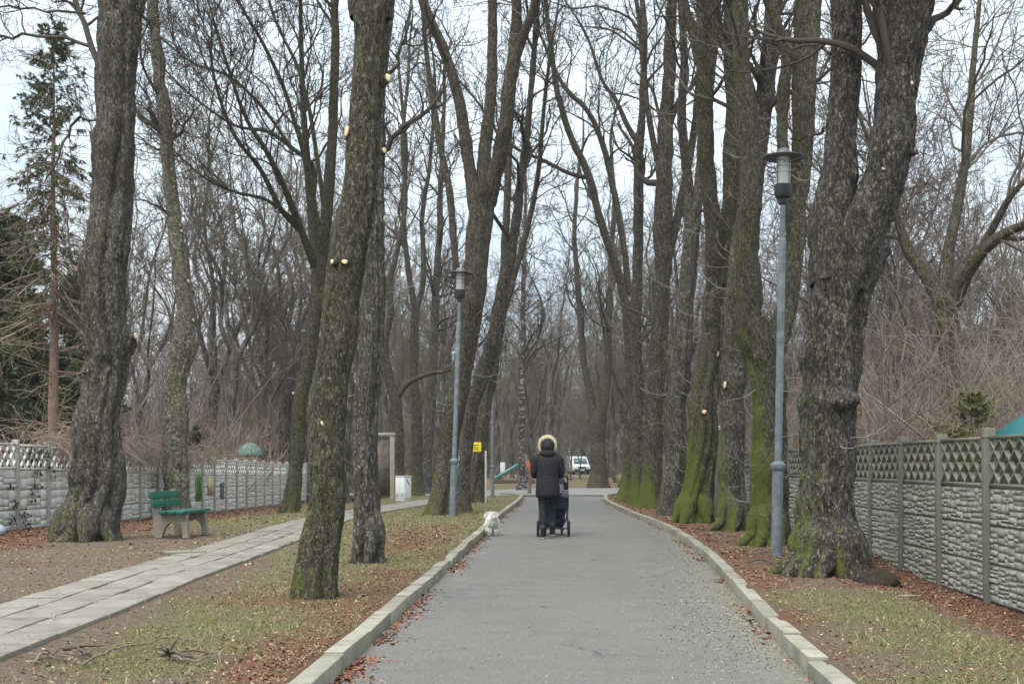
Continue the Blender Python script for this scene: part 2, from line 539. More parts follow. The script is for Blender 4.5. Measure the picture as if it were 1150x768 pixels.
M['needle'] = mat_island('needle', [(0.045, 0.066, 0.033), (0.075, 0.104, 0.047), (0.1, 0.128, 0.064), (0.064, 0.085, 0.043)])
M['needle_mid'] = mat_island('needle_mid', [(0.07, 0.083, 0.048), (0.105, 0.12, 0.068), (0.15, 0.135, 0.09), (0.09, 0.105, 0.054)])
M['needle_light'] = mat_island('needle_light', [(0.12, 0.13, 0.05), (0.18, 0.185, 0.075), (0.24, 0.225, 0.105)])
M['ivy'] = mat_island('ivy', [(0.02, 0.03, 0.015), (0.035, 0.045, 0.022), (0.03, 0.03, 0.02)], 0.5)
M['dry'] = mat_island('dry_vine', [(0.2, 0.15, 0.118), (0.27, 0.21, 0.17), (0.23, 0.165, 0.13), (0.33, 0.275, 0.22)])
M['lamp'] = mat_plain('lamp_paint', (0.145, 0.172, 0.186), 0.6, 0.0, 0.4, 0.35, 11)
M['lamp_dark'] = mat_plain('lamp_dark', (0.03, 0.034, 0.036), 0.5, 0, 0.4)
M['hat'] = mat_plain('lamp_hat', (0.12, 0.13, 0.135), 0.45, 0.3, 0.4)
gl = NT('frosted_glass'); gl.color((0.85, 0.87, 0.85)); gl.b.inputs['Roughness'].default_value = 0.35
gl.b.inputs['Transmission Weight'].default_value = 0.2
M['glass'] = gl.mat
M['green_paint'] = mat_plain('green_paint', (0.006, 0.098, 0.066), 0.5, 0, 0.4, 0.22, 9)
M['yellow'] = mat_plain('yellow_sign', (0.85, 0.72, 0.03), 0.5, var=0.05)
M['ink'] = mat_plain('ink', (0.1, 0.09, 0.02), 0.7)
M['white'] = mat_plain('white_paint', (0.72, 0.75, 0.77), 0.55, var=0.05, scale=3)
M['white_edge'] = mat_plain('white_weathered', (0.5, 0.5, 0.46), 0.7, var=0.15)
M['grey_dark'] = mat_plain('dark_sticker', (0.07, 0.075, 0.08), 0.6)
M['rust'] = mat_plain('rusty_metal', (0.145, 0.125, 0.105), 0.85, var=0.35, scale=5)
M['teal'] = mat_plain('teal_roof', (0.045, 0.25, 0.265), 0.5, var=0.15, scale=4)
M['tarp'] = mat_plain('teal_tarp', (0.1, 0.215, 0.18), 0.6, var=0.3, scale=5, bump=0.4)
M['coat'] = mat_plain('black_coat', (0.013, 0.0125, 0.016), 0.75, var=0.3, scale=14, bump=0.3)
M['trousers'] = mat_plain('dark_trousers', (0.016, 0.017, 0.024), 0.85, var=0.3)
M['boot'] = mat_plain('boot', (0.012, 0.012, 0.013), 0.5)
M['sole'] = mat_plain('boot_sole', (0.3, 0.29, 0.27), 0.8)
M['fur'] = mat_island('cream_fur', [(0.82, 0.73, 0.52), (0.87, 0.8, 0.63), (0.72, 0.6, 0.4), (0.9, 0.86, 0.74)])
M['skin'] = mat_plain('skin', (0.55, 0.33, 0.25), 0.6, var=0.05)
M['hair'] = mat_plain('hair', (0.05, 0.03, 0.02), 0.6)
M['navy'] = mat_plain('navy_fabric', (0.018, 0.021, 0.04), 0.8, var=0.3, scale=20, bump=0.2)
M['pram_grey'] = mat_plain('pram_grey', (0.15, 0.155, 0.19), 0.7, var=0.25, scale=20)
M['rubber'] = mat_plain('rubber', (0.018, 0.018, 0.018), 0.8)
M['chrome'] = mat_plain('dark_metal', (0.06, 0.06, 0.065), 0.4, 0.6)
M['dogfur'] = mat_island('white_fur', [(0.74, 0.72, 0.66), (0.82, 0.81, 0.78), (0.68, 0.64, 0.57), (0.85, 0.84, 0.82)])
M['black'] = mat_plain('black_plastic', (0.015, 0.015, 0.017), 0.5)
wg = NT('window_glass'); wg.color((0.1, 0.13, 0.15)); wg.b.inputs['Roughness'].default_value = 0.08; wg.b.inputs['Specular IOR Level'].default_value = 0.6
M['winglass'] = wg.mat
M['van_white'] = mat_plain('van_white', (0.6, 0.62, 0.64), 0.35, 0, 0.5, 0.03)
M['slide'] = mat_plain('slide_teal', (0.13, 0.42, 0.36), 0.45, var=0.1)
M['bag'] = mat_plain('blue_bag', (0.4, 0.47, 0.56), 0.5, var=0.1, bump=0.4)
M['wood'] = mat_plain('old_wood', (0.16, 0.13, 0.1), 0.9, var=0.35, scale=18, bump=0.5)
M['orange_wood'] = mat_plain('torn_orange_wood', (0.4, 0.14, 0.065), 0.9, var=0.3, scale=14, bump=0.5)
M['stick'] = mat_plain('dry_stick', (0.3, 0.25, 0.19), 0.9, var=0.3, scale=25, bump=0.3)
M['rotten'] = mat_plain('rotten_wood', (0.03, 0.024, 0.018), 0.95, var=0.5, scale=22, bump=1.0)
M['stick_mid'] = mat_plain('weathered_stick', (0.165, 0.135, 0.104), 0.9, var=0.35, scale=25, bump=0.3)
M['stick_dark'] = mat_plain('dark_stick', (0.09, 0.07, 0.055), 0.9, var=0.3, scale=25, bump=0.3)
M['spruce_bark'] = mat_plain('spruce_bark', (0.2, 0.135, 0.1), 0.95, var=0.3, scale=15, bump=0.6)
M['dead_twig'] = mat_twig('dead_twig', (0.2, 0.15, 0.115), (0.3, 0.235, 0.185))
M['graf_green'] = mat_plain('green_graffiti', (0.13, 0.33, 0.07), 0.8, var=0.5, scale=9)
M['graf_yellow'] = mat_plain('yellow_graffiti', (0.5, 0.44, 0.24), 0.8, var=0.4, scale=9)
M['graf_dark'] = mat_plain('dark_graffiti', (0.06, 0.06, 0.07), 0.8, var=0.3)
b_ = NT('birch_bark')
bn = b_.noise(b_.coord((1, 1, 2.2)), 4.5, 5, 0.7)
b_.color(b_.ramp(bn, [(0.5, (0.045, 0.04, 0.037)), (0.58, (0.2, 0.19, 0.18)), (0.7, (0.5, 0.49, 0.46))]))
M['birch'] = b_.mat
bw = NT('far_wall'); bw.color((0.6, 0.6, 0.58)); M['far_wall'] = bw.mat

# ------------------------------------------------------------------ ground, road, kerbs, paths
KR = np.array([(-8, 1.40), (5, 1.42), (6.6, 1.47), (10, 1.63), (14, 1.87), (17.5, 2.0), (21, 2.05), (24.5, 1.96), (28.7, 1.74), (34, 1.58), (40, 1.49), (46, 1.7), (48, 2.3), (50, 3.2)])
def kerb_r(y): return np.interp(y, KR[:, 0], KR[:, 1])
def kerb_l(y): return np.interp(y, [-8, 6, 15, 27, 40, 45, 47.5, 50], [-1.33, -1.335, -1.36, -1.43, -1.40, -1.45, -1.9, -2.8])
FP = np.array([(-3.2, -6), (-3.6, 4), (-3.88, 6.8), (-4.02, 9), (-4.25, 12), (-4.4, 15), (-4.62, 18.5), (-4.9, 22), (-5.0, 25.5), (-4.85, 29), (-4.5, 33), (-4.05, 37.5), (-3.4, 42), (-2.6, 46.5), (-2.0, 50)])
def path_x(y): return np.interp(y, FP[:, 1], FP[:, 0])

def zg(x, y):
    x = np.asarray(x, float); y = np.asarray(y, float)
    near = 1 - sstep(42, 48, y)
    base = 0.08 * near
    left = -0.30 * sstep(19, 42, y) * sstep(5.5, 9, -x) * (1 - sstep(46, 60, y)) + 0.06 * sstep(7.5, 9, -x) * (1 - sstep(20, 26, y))
    right = (-0.1 + 0.14 * sstep(11.0, 15.5, y)) * sstep(2.8, 3.75, x) * near
    dp = np.abs(x - path_x(y))
    amp = sstep(0.65, 1.2, dp) * sstep(0.3, 0.9, np.minimum(np.abs(x - kerb_l(y)), np.abs(x - kerb_r(y))))
    amp = amp * np.where((y > 45) & (y < 64), 0.0, 1.0)
    b = (fbm2(x, y, 0.9, 11) - 0.5) * 0.07 + (n2(x, y, 4.0, 15) - 0.5) * 0.022
    far = sstep(62, 90, y) * (fbm2(x, y, 0.05, 3) - 0.5) * 0.5
    return base + left + right + b * amp + far

def G(u, v, extra=0.0):
    """pixel on the ground -> world point"""
    Y = F * 1.17 / max(v - CV, 1)
    for _ in range(12):
        X = (u - CU) * Y / F
        Y = F * (H - float(zg(X, Y))) / max(v - CV, 1)
    X = (u - CU) * Y / F
    return np.array([X, Y, float(zg(X, Y)) + extra])

def m_leaf(x, y):
    n = fbm2(x, y, 0.8, 21)
    r = np.zeros_like(x)
    right = x > kerb_r(y)
    fx = np.interp(y, [6, 45], [3.9, 4.15])
    r += right * (1.0 * np.exp(-((x - fx + 0.1) / 0.55) ** 2) + 0.42 + 0.25 * (y > 12) - 0.45 * np.exp(-((x - 2.5) / 0.7) ** 2) * (y < 11))
    r += right * 0.3 * np.exp(-((x - kerb_r(y) - 0.25) / 0.2) ** 2)
    left = x < kerb_l(y)
    r += left * (0.6 * np.exp(-((x - kerb_l(y) + 0.3) / 0.35) ** 2) * (y < 13))
    r += left * 0.8 * np.exp(-((x + 2.3) / 0.75) ** 2 - ((y - 18) / 4.5) ** 2)
    r += left * 0.3 * np.exp(-((x + 2.6) / 0.9) ** 2 - ((y - 9.5) / 3) ** 2)
    r += left * 0.95 * sstep(6.8, 8.4, -x)
    r += left * 0.06
    far = sstep(58, 68, y)
    r = r * (1 - far) + far * 0.36
    return np.clip(r + (n - 0.5) * 1.5, 0, 1.1)

def m_grass(x, y):
    n = fbm2(x, y, 0.7, 41)
    r = np.zeros_like(x)
    left = x < kerb_l(y); right = x > kerb_r(y)
    px = path_x(y)
    mid = left & (x > px)
    r += mid * (0.86 + 0.35 * np.exp(-((x + 2.7) / 0.6) ** 2 - ((y - 8.5) / 2.2) ** 2) + 0.5 * sstep(20, 27, y))
    r += mid * 0.25 * (y > 12)
    r -= mid * 0.6 * np.exp(-((x - px - 0.75) / 0.35) ** 2) * (y < 18)
    lf = left & (x < px)
    r += lf * (0.08 + 0.75 * sstep(15, 24, y)) * (1 - sstep(7.6, 8.8, -x))
    r += right * (0.88 * np.exp(-((x - 2.6) / 0.75) ** 2) * (1 - sstep(9.5, 12, y)) + 0.1)
    far = sstep(58, 68, y)
    r = r * (1 - far) + far * 0.5
    return np.clip(r + (n - 0.5) * 1.5 + (n2(x, y, 5.0, 47) - 0.5) * 0.8 + (n2(x, y, 2.2, 48) - 0.5) * 0.5, 0, 1.1)

def build_ground():
    ys = [-30.0, -14.0, -8.0, -3.0]
    y = 0.0
    while y < 900:
        ys.append(y)
        y += max(0.12, 0.014 * y) if y > 3 else 0.6
    ys = np.array(ys)
    offs = [0.0, 0.085, 0.2]
    o = 0.32
    while o < 700:
        offs.append(o); o += max(0.12, 0.05 * (o - 1.0)) if o < 8 else o * 0.09
    offs = np.array(offs)
    inner = np.linspace(0, 1, 4)[1:-1]
    rows = []
    for yy in ys:
        a, b = kerb_l(min(yy, 49)), kerb_r(min(yy, 49))
        rows.append(np.concatenate([(a - offs)[::-1], a + (b - a) * inner, b + offs]))
    X = np.array(rows); Yg = np.repeat(ys[:, None], X.shape[1], 1)
    Z = zg(X, Yg)
    nl = len(offs)
    trough = 1 - sstep(46.5, 48, Yg[:, nl - 1:nl + len(inner) + 1])
    Z[:, nl - 1:nl + len(inner) + 1] = Z[:, nl - 1:nl + len(inner) + 1] * (1 - trough) - 0.06 * trough
    V = np.stack([X, Yg, Z], -1)
    nr, nc = X.shape
    i = np.arange(nr - 1)[:, None] * nc + np.arange(nc - 1)[None]
    fc = np.stack([i, i + 1, i + nc + 1, i + nc], -1).reshape(-1, 4)
    me = new_mesh('ground', V.reshape(-1, 3), fc, [M['ground']], smooth=True)
    fattr(me, 'leaf', m_leaf(X.ravel(), Yg.ravel()))
    fattr(me, 'grass', m_grass(X.ravel(), Yg.ravel()))
    o = link('ground', me); o['kind'] = 'structure'
    o['label'] = 'brown park ground with dead leaves and thin grass'
build_ground()

def strip(name, ys, xl, xr, z, mat, nx=10, attr=None):
    s = np.linspace(0, 1, nx)
    X = xl[:, None] * (1 - s) + xr[:, None] * s
    Yg = np.repeat(ys[:, None], nx, 1)
    Z = np.full_like(X, z) if np.isscalar(z) else z(X, Yg)
    nr, nc = X.shape
    i = np.arange(nr - 1)[:, None] * nc + np.arange(nc - 1)[None]
    fc = np.stack([i, i + 1, i + nc + 1, i + nc], -1).reshape(-1, 4)
    me = new_mesh(name, np.stack([X, Yg, Z], -1).reshape(-1, 3), fc, [mat], smooth=True)
    if attr is not None:
        fattr(me, 'dirt', attr(X, Yg).ravel())
    o = link(name, me); o['kind'] = 'structure'
    return o
ys = np.concatenate([np.arange(-8, 3, 1.0), np.arange(3, 47.6, 0.25)])
def road_dirt(X, Y):
    dr = kerb_r(Y) - X
    bulge = np.interp(Y, [0, 6, 9, 13, 18, 24, 30, 40], [0.5, 0.75, 0.85, 0.95, 0.8, 0.6, 0.4, 0.2])
    return np.clip(0.78 - 0.72 * dr / bulge, 0, 1) + 0.5 * np.exp(-((X - kerb_l(Y)) / 0.13) ** 2)
strip('road', ys, kerb_l(ys), kerb_r(ys), lambda X, Y: 0.0 + 0.012 * (n2(X, Y, 0.8, 5) - 0.5) - 0.02 * ((X - 0.2) / 1.7) ** 2, M['road'], 28, road_dirt)
def cross_path():
    xs = np.linspace(-14, 40, 60)
    y0 = 47 + 0.6 * np.sin(xs * 0.4) * (np.abs(xs) > 3) + 0.25 * np.maximum(xs - 3, 0) - 0.02 * np.maximum(-xs - 3, 0)
    y1 = 61.5 + 0.8 * np.sin(xs * 0.3 + 1) + 0.2 * np.maximum(xs - 3, 0)
    y1 = np.where(xs < -2, np.minimum(y1, y0 + 14 - 10 * sstep(2, 5, -xs)), y1)
    v = []; f = []
    for k, x in enumerate(xs):
        for s in (0, .25, .5, .75, 1):
            v.append((x, y0[k] * (1 - s) + y1[k] * s, 0.025 if x < 14 else 0.06))
    for k in range(len(xs) - 1):
        for j in range(4):
            a = k * 5 + j
            f.append((a, a + 5, a + 6, a + 1))
    o = link('cross_path', new_mesh('cross_path', v, f, [M['cross']], smooth=True)); o['kind'] = 'structure'
cross_path()

def kerb(name, fx, side, y0, y1):
    mb = MB(); rng = random.Random(3 if side < 0 else 5)
    y = y0
    while y < y1:
        L = rng.uniform(0.94, 1.06)
        a = np.array([float(fx(y)), y]); b = np.array([float(fx(min(y + L, 49.5))), y + L])
        c = (a + b) / 2; d = b - a; ang = math.atan2(d[1], d[0])
        ln = np.linalg.norm(d) - rng.uniform(0.008, 0.022)
        nx = side * 0.0625
        rr = rng.uniform(-0.008, 0.008)
        Mx = Matrix.Rotation(rng.uniform(-0.02, 0.02), 4, 'Y') @ Matrix.Rotation(rng.uniform(-0.035, 0.035), 4, 'X')
        mb.box((c[0] + nx + rr, c[1], -0.012 + rng.uniform(-0.006, 0.006)), (ln, 0.125, 0.2), 0.012, ang, 0, Mx)
        y += L
    o = mb.build(name, M['kerb'], auto=40, smooth=True); o['kind'] = 'structure'
kerb('kerb', kerb_l, -1, 2.2, 48.5)
kerb('kerb', kerb_r, 1, 2.0, 48.5)

def footpath():
    mb = MB(); rng = random.Random(9)
    d = np.diff(FP, axis=0); seg = np.hypot(d[:, 0], d[:, 1]); cum = np.concatenate([[0], np.cumsum(seg)])
    def at(s):
        s = min(max(s, 0), cum[-1] - 1e-4)
        k = np.searchsorted(cum, s, 'right') - 1
        t = (s - cum[k]) / seg[k]
        p = FP[k] * (1 - t) + FP[k + 1] * t
        q0 = FP[k]; q1 = FP[k + 1]
        dd = (q1 - q0) / seg[k]
        return p, dd
    wrow = 0.375
    for r in (-1, 0, 1):
        s = 4.0 + 0.17 * (r + 1)
        while s < cum[-1] - 0.5:
            L = 0.5
            if r == 1 and 10 < s < 10.6:
                pass
            p, dd = at(s + L / 2)
            nrm = np.array([dd[1], -dd[0]])
            c = p + nrm * r * wrow
            ang = math.atan2(dd[1], dd[0])
            z = float(zg(c[0], c[1])) - 0.004 + rng.uniform(-0.005, 0.005)
            Mx = Matrix.Rotation(rng.uniform(-0.012, 0.012), 4, 'X') @ Matrix.Rotation(rng.uniform(-0.007, 0.007), 4, 'Y')
            mb.box((c[0] + rng.uniform(-.008, .008), c[1], z), (L - rng.uniform(0.008, 0.02), wrow - rng.uniform(0.014, 0.034), 0.07), 0.006, ang + rng.uniform(-.012, .012), 0, Mx)
            s += L
    # one loose slab beside the path
    p = G(207, 622)
    mb.box((p[0], p[1], p[2] + 0.02), (0.5, 0.35, 0.05), 0.006, 0.5)
    o = mb.build('footpath', M['slab']); o['kind'] = 'structure'
footpath()

# ------------------------------------------------------------------ litter, grass, grit (stuff)
def quads(pts, size, rng, tilt=0.5, aspect=0.6, bend=0.35):
    n = len(pts)
    a = rng.uniform(0, 2 * np.pi, n)
    ux = np.stack([np.cos(a), np.sin(a), rng.normal(0, tilt, n) * 0.6], -1)
    vy = np.stack([-np.sin(a), np.cos(a), rng.normal(0, tilt, n) * 0.6], -1)
    s = size[:, None]
    b = rng.normal(0, bend, n)[:, None] * s * np.array([[0, 0, 1]])
    p = pts + np.array([[0, 0, 1]]) * s * 0.18
    V = np.stack([p - ux * s, p - vy * s * aspect + b, p + ux * s, p + vy * s * aspect + b], 1).reshape(-1, 3)
    fc = np.arange(n * 4).reshape(-1, 4)
    return V, fc

def sample_ground(n, rng, ymin=3.5, ymax=48, xl=-11, xr=5.2, p=1.5):
    # denser near the camera
    t = rng.uniform(0, 1, n)
    y = ymin * (ymax / ymin) ** t
    hw = y * 0.52 + 0.5
    x = rng.uniform(-1, 1, n) * hw
    k = (x > xl) & (x < xr)
    return x[k], y[k]

def litter():
    rng = np.random.default_rng(31)
    def scatter(n, dens, smin, smax, mat, name, label, onroad=False, **kw):
        x, y = sample_ground(n, rng)
        lawn = (x < kerb_l(y) - 0.16) | (x > kerb_r(y) + 0.16)
        onpath = np.abs(x - path_x(y)) < 0.6
        d = dens(x, y) * np.where(onpath, 0.025, 1.0)
        keep = (rng.uniform(0, 1, len(x)) < d) & lawn
        x, y = x[keep], y[keep]
        z = zg(x, y) + np.where(np.abs(x - path_x(y)) < 0.62, 0.06, 0)
        sz = rng.uniform(smin, smax, len(x)) * np.clip(y / 12, 0.8, 1.6)
        V, fc = quads(np.stack([x, y, z], -1), sz, rng, **kw)
        o = link(name, new_mesh(name, V, fc, [mat]))
        tag(o, label, 'leaves', kind='stuff')
    scatter(230000, lambda x, y: np.clip(m_leaf(x, y) * 1.1 - 0.4, 0.07, 1), 0.008, 0.024, M['leaf'], 'leaf_litter', 'reddish brown dead leaves littering the ground')
    scatter(75000, lambda x, y: np.clip(0.38 + 0.5 * m_leaf(x, y), 0, 1) * 0.55, 0.006, 0.022, M['leaf_tan'], 'leaf_litter', 'tan and straw coloured scraps of dead leaf on the lawn')
    scatter(190000, lambda x, y: 0.6 + 0.5 * (fbm2(x, y, 1.3, 91) - 0.5), 0.0045, 0.014, M['scrap'], 'ground_debris', 'small twigs, crumbs and straw strewn over the bare soil', aspect=0.35)
    # leaves caught along the kerbs and grit on the road edge
    n = 7000
    y = 5 * (46 / 5) ** rng.uniform(0, 1, n)
    dl = np.abs(rng.normal(0, 0.09, n)) + 0.01
    x = kerb_l(y) + dl
    k = fbm2(x, y, 0.9, 77) > 0.44
    V, fc = quads(np.stack([x[k], y[k], -0.02 + 0 * x[k]], -1), rng.uniform(0.01, 0.03, k.sum()), rng)
    y2 = 5 * (42 / 5) ** rng.uniform(0, 1, 2500); x2 = kerb_r(y2) - np.abs(rng.normal(0, 0.07, 2500)) - 0.01
    k2 = fbm2(x2, y2, 0.9, 78) > 0.47
    V2, fc2 = quads(np.stack([x2[k2], y2[k2], -0.02 + 0 * x2[k2]], -1), rng.uniform(0.01, 0.03, k2.sum()), rng)
    o = link('gutter_leaves', new_mesh('gutter_leaves', np.concatenate([V, V2]), np.concatenate([fc, fc2 + len(V)]), [M['leaf']]))
    tag(o, 'brown leaves gathered against the kerbs on the asphalt', 'leaves', kind='stuff')
    n = 15000
    y = 4.5 * (40 / 4.5) ** rng.uniform(0, 1, n)
    wd = np.interp(y, [0, 6, 9, 13, 18, 24, 30, 40], [0.5, 0.7, 0.75, 0.8, 0.6, 0.4, 0.3, 0.2])
    x = kerb_r(y) - np.abs(rng.normal(0, 0.55, n)) * wd - 0.01
    k = fbm2(x, y, 1.6, 79) > 0.43
    x, y = x[k], y[k]
    xs = rng.uniform(-1.25, 1.3, 1500); ysn = 4.5 * (40 / 4.5) ** rng.uniform(0, 1, 1500)
    x = np.concatenate([x, xs]); y = np.concatenate([y, ysn])
    z = -0.02 * ((x - 0.2) / 1.7) ** 2
    V, fc = quads(np.stack([x, y, z], -1), rng.uniform(0.003, 0.0095, len(x)), rng, 0.6, 0.8, 0.5)
    o = link('road_grit', new_mesh('road_grit', V, fc, [M['grit']]))
    tag(o, 'pale grit and chips along the right edge of the road', 'grit', kind='stuff')

def grass():
    rng = np.random.default_rng(32)
    x, y = sample_ground(420000, rng, 4, 50, -10, 4)
    lawn = ((x < kerb_l(y) - 0.15) | (x > kerb_r(y) + 0.15)) & (np.abs(x - path_x(y)) > 0.6)
    keep = (rng.uniform(0, 1, len(x)) < np.clip(m_grass(x, y) * 1.1 - 0.3, 0, 1) ** 1.2 * 0.75 + 0.03) & lawn
    x, y = x[keep], y[keep]
    n = len(x)
    z = zg(x, y)
    h = rng.uniform(0.012, 0.042, n)
    wv = rng.uniform(0.002, 0.0042, n) * np.clip(y / 9, 1, 3)
    a = rng.uniform(0, 2 * np.pi, n); ln = rng.normal(0, 0.9, (n, 2)) * h[:, None]
    p = np.stack([x, y, z - 0.004], -1)
    d = np.stack([np.cos(a), np.sin(a), 0 * a], -1) * wv[:, None]
    tip = p + np.concatenate([ln, h[:, None]], 1)
    V = np.stack([p - d, p + d, tip], 1).reshape(-1, 3)
    o = link('grass', new_mesh('grass', V, np.arange(n * 3).reshape(-1, 3), [M['grass']]))
    tag(o, 'short yellowish winter grass in patches on the lawn', 'grass', kind='stuff')
litter()
grass()

# ------------------------------------------------------------------ trees
def resample(pts, rad, ds):
    """Catmull-Rom through the control points, resampled at spacing ds"""
    p = np.asarray(pts, float); r = np.asarray(rad, float)
    q = np.concatenate([[2 * p[0] - p[1]], p, [2 * p[-1] - p[-2]]])
    out, ro = [], []
    for i in range(len(p) - 1):
        L = np.linalg.norm(p[i + 1] - p[i])
        n = max(2, int(L / ds))
        t = np.linspace(0, 1, n, endpoint=False)[:, None]
        a, b, c, d = q[i], q[i + 1], q[i + 2], q[i + 3]
        out.append(0.5 * (2 * b + (c - a) * t + (2 * a - 5 * b + 4 * c - d) * t ** 2 + (3 * b - a - 3 * c + d) * t ** 3))
        ts = t[:, 0]; ts = ts * ts * (3 - 2 * ts)
        ro.append(r[i] * (1 - ts) + r[i + 1] * ts)
    out.append(p[-1:]); ro.append(r[-1:])
    return np.concatenate(out), np.concatenate(ro)

def ring_tube(pts, rad, sides, seed=0, base=False, flare=0.5, lobes=5, bark=0.0, lump=0.06, grooves=(), burls=()):
    t = np.gradient(pts, axis=0); t /= np.linalg.norm(t, axis=1, keepdims=True)
    ref = np.array([1.0, 0.05, 0.0])
    if np.abs(t @ ref).mean() > 0.8:
        ref = np.array([0.0, 0.0, 1.0])
    n1 = ref - (t @ ref)[:, None] * t; n1 /= np.linalg.norm(n1, axis=1, keepdims=True)
    nn = np.cross(t, n1)
    th = np.linspace(0, 2 * np.pi, sides, endpoint=False)
    dirs = np.cos(th)[None, :, None] * n1[:, None] + np.sin(th)[None, :, None] * nn[:, None]
    R = np.repeat(rad[:, None], sides, 1)
    if base:
        h = pts[:, 2] - pts[0, 2] - 0.15
        k = np.exp(-np.maximum(h, 0) / (0.9 * rad[0] + 0.05))[:, None]
        ph = seed * 1.7
        lob = 0.5 + 0.5 * np.cos(lobes * th + ph) * 0.7 + 0.3 * np.cos((lobes - 2) * th + ph * 2.1)
        R = R * (1 + flare * k * (0.35 + 0.9 * lob[None]))
        k2 = np.exp(-np.maximum(h, 0) / 1.6)[:, None]
        R = R * (1 + 0.07 * k2 * np.cos(lobes * th + ph)[None])
    for (g0, gd, gw, gt) in grooves:      # angle, depth, width, twist per metre
        hh = (pts[:, 2] - pts[0, 2])[:, None]
        da = np.angle(np.exp(1j * (th[None] - g0 - gt * hh - 0.25 * np.sin(hh * 1.3 + g0))))
        R = R * (1 - gd * np.exp(-(da / gw) ** 2))
    for (bz, ba, amp, sz, sa) in burls:    # height, angle, bulge, size, angular size
        da = np.angle(np.exp(1j * (th - ba)))
        R = R + amp * np.exp(-((pts[:, 2] - bz) / sz)[:, None] ** 2 - (da / sa)[None] ** 2)
    pos = pts[:, None] + R[..., None] * dirs
    if lump > 0:
        hz = pos[..., 2]
        tw = 2.5 * (vnoise(np.stack([hz * 0.5, hz * 0, hz * 0], -1), seed + 9) - 0.5)
        R = R * (1 + lump * 0.5 * np.sin(lobes * th[None] + tw * 2 + seed) + lump * 0.35 * np.sin((lobes + 4) * th[None] - tw * 3 + seed * 2))
        pos = pts[:, None] + R[..., None] * dirs
        m = rad.mean()
        R = R * (1 + lump * 2.7 * (vnoise(pos * np.array([1, 1, 0.55]) / (m * 1.6 + 0.03), seed) - 0.5)
                   + lump * 1.9 * (vnoise(pos * np.array([1, 1, 0.8]) / (m * 0.6 + 0.02), seed + 4) - 0.5))
    if bark > 0:
        q = pos * np.array([1, 1, 0.33])
        r1 = 1 - np.abs(2 * vnoise(q * 24, seed + 1) - 1)
        r2 = vnoise(q * 62, seed + 2)
        r3 = 1 - np.abs(2 * vnoise(q * 11, seed + 3) - 1)
        R = R + np.minimum(bark, 0.085 * rad)[:, None] * (0.55 - r1 * 0.75 + (r2 - 0.5) * 0.8 + 0.55 - r3 * 0.6)
    pos = pts[:, None] + R[..., None] * dirs
    n, L = sides, len(pts)
    i = np.arange(L - 1)[:, None] * n
    j = np.arange(n)[None]; k = (j + 1) % n
    fc = np.stack([i + j, i + k, i + n + k, i + n + j], -1).reshape(-1, 4)
    return pos.reshape(-1, 3), fc, dirs.reshape(-1, 3)

def unit(v): return v / (np.linalg.norm(v, axis=-1, keepdims=True) + 1e-9)

def grow(p0, d0, L, r0, n, rng, wander, trop, rend=0.3, pull=None):
    m = len(p0)
    P_ = np.zeros((m, n, 3)); P_[:, 0] = p0
    d = unit(d0)
    for i in range(1, n):
        d = d + rng.normal(0, wander, (m, 3))
        d[:, 2] += trop
        d = unit(d)
        P_[:, i] = P_[:, i - 1] + d * (L / (n - 1))[:, None]
    t = np.linspace(0, 1, n)[None]
    Rr = r0[:, None] * (1 - (1 - rend) * t)
    return P_, Rr

def spawn(pts, rad, k, rng, tmin=0.15, tmax=1.0, ang=0.8, asd=0.2, flat=0.0):
    m, n, _ = pts.shape
    t = rng.uniform(tmin, tmax, (m, k)) * (n - 1) * 0.999
    i = t.astype(int); f = (t - i)[..., None]
    idx = np.arange(m)[:, None]
    a, b = pts[idx, i], pts[idx, i + 1]
    p = a * (1 - f) + b * f
    d = unit(b - a)
    r = rad[idx, i] * (1 - f[..., 0]) + rad[idx, i + 1] * f[..., 0]
    rv = rng.normal(0, 1, (m, k, 3)); rv[..., 2] += 0.25
    pr = unit(rv - (rv * d).sum(-1, keepdims=True) * d)
    A = np.clip(rng.normal(ang, asd, (m, k, 1)), 0.15, 1.6)
    nd = d * np.cos(A) + pr * np.sin(A)
    return p.reshape(-1, 3), nd.reshape(-1, 3), r.reshape(-1), (t / (n - 1)).reshape(-1)

def tubes_batch(P_, R, sides):
    m, n, _ = P_.shape
    t = np.gradient(P_, axis=1); t = unit(t)
    mean = unit(t.mean(1))
    ref = np.where(np.abs(mean[:, 2:3]) < 0.75, np.array([[0, 0, 1.0]]), np.array([[1.0, 0, 0]]))
    n1 = unit(np.cross(t, ref[:, None])); nn = np.cross(t, n1)
    th = np.linspace(0, 2 * np.pi, sides, endpoint=False)
    V = P_[:, :, None] + R[:, :, None, None] * (np.cos(th)[None, None, :, None] * n1[:, :, None] + np.sin(th)[None, None, :, None] * nn[:, :, None])
    b = (np.arange(m) * n * sides)[:, None, None]
    i = (np.arange(n - 1) * sides)[None, :, None]
    j = np.arange(sides)[None, None]; k = (j + 1) % sides
    fc = np.stack([b + i + j, b + i + sides + j, b + i + sides + k, b + i + k], -1).reshape(-1, 4)
    return V.reshape(-1, 3), fc

class Acc:
    def __init__(self): self.v, self.f, self.n = [], [], 0
    def add(self, V, fc):
        self.v.append(V); self.f.append(fc + self.n); self.n += len(V)
    def mesh(self, name, mats, smooth=True):
        return new_mesh(name, np.concatenate(self.v), np.concatenate(self.f), mats, smooth=smooth)

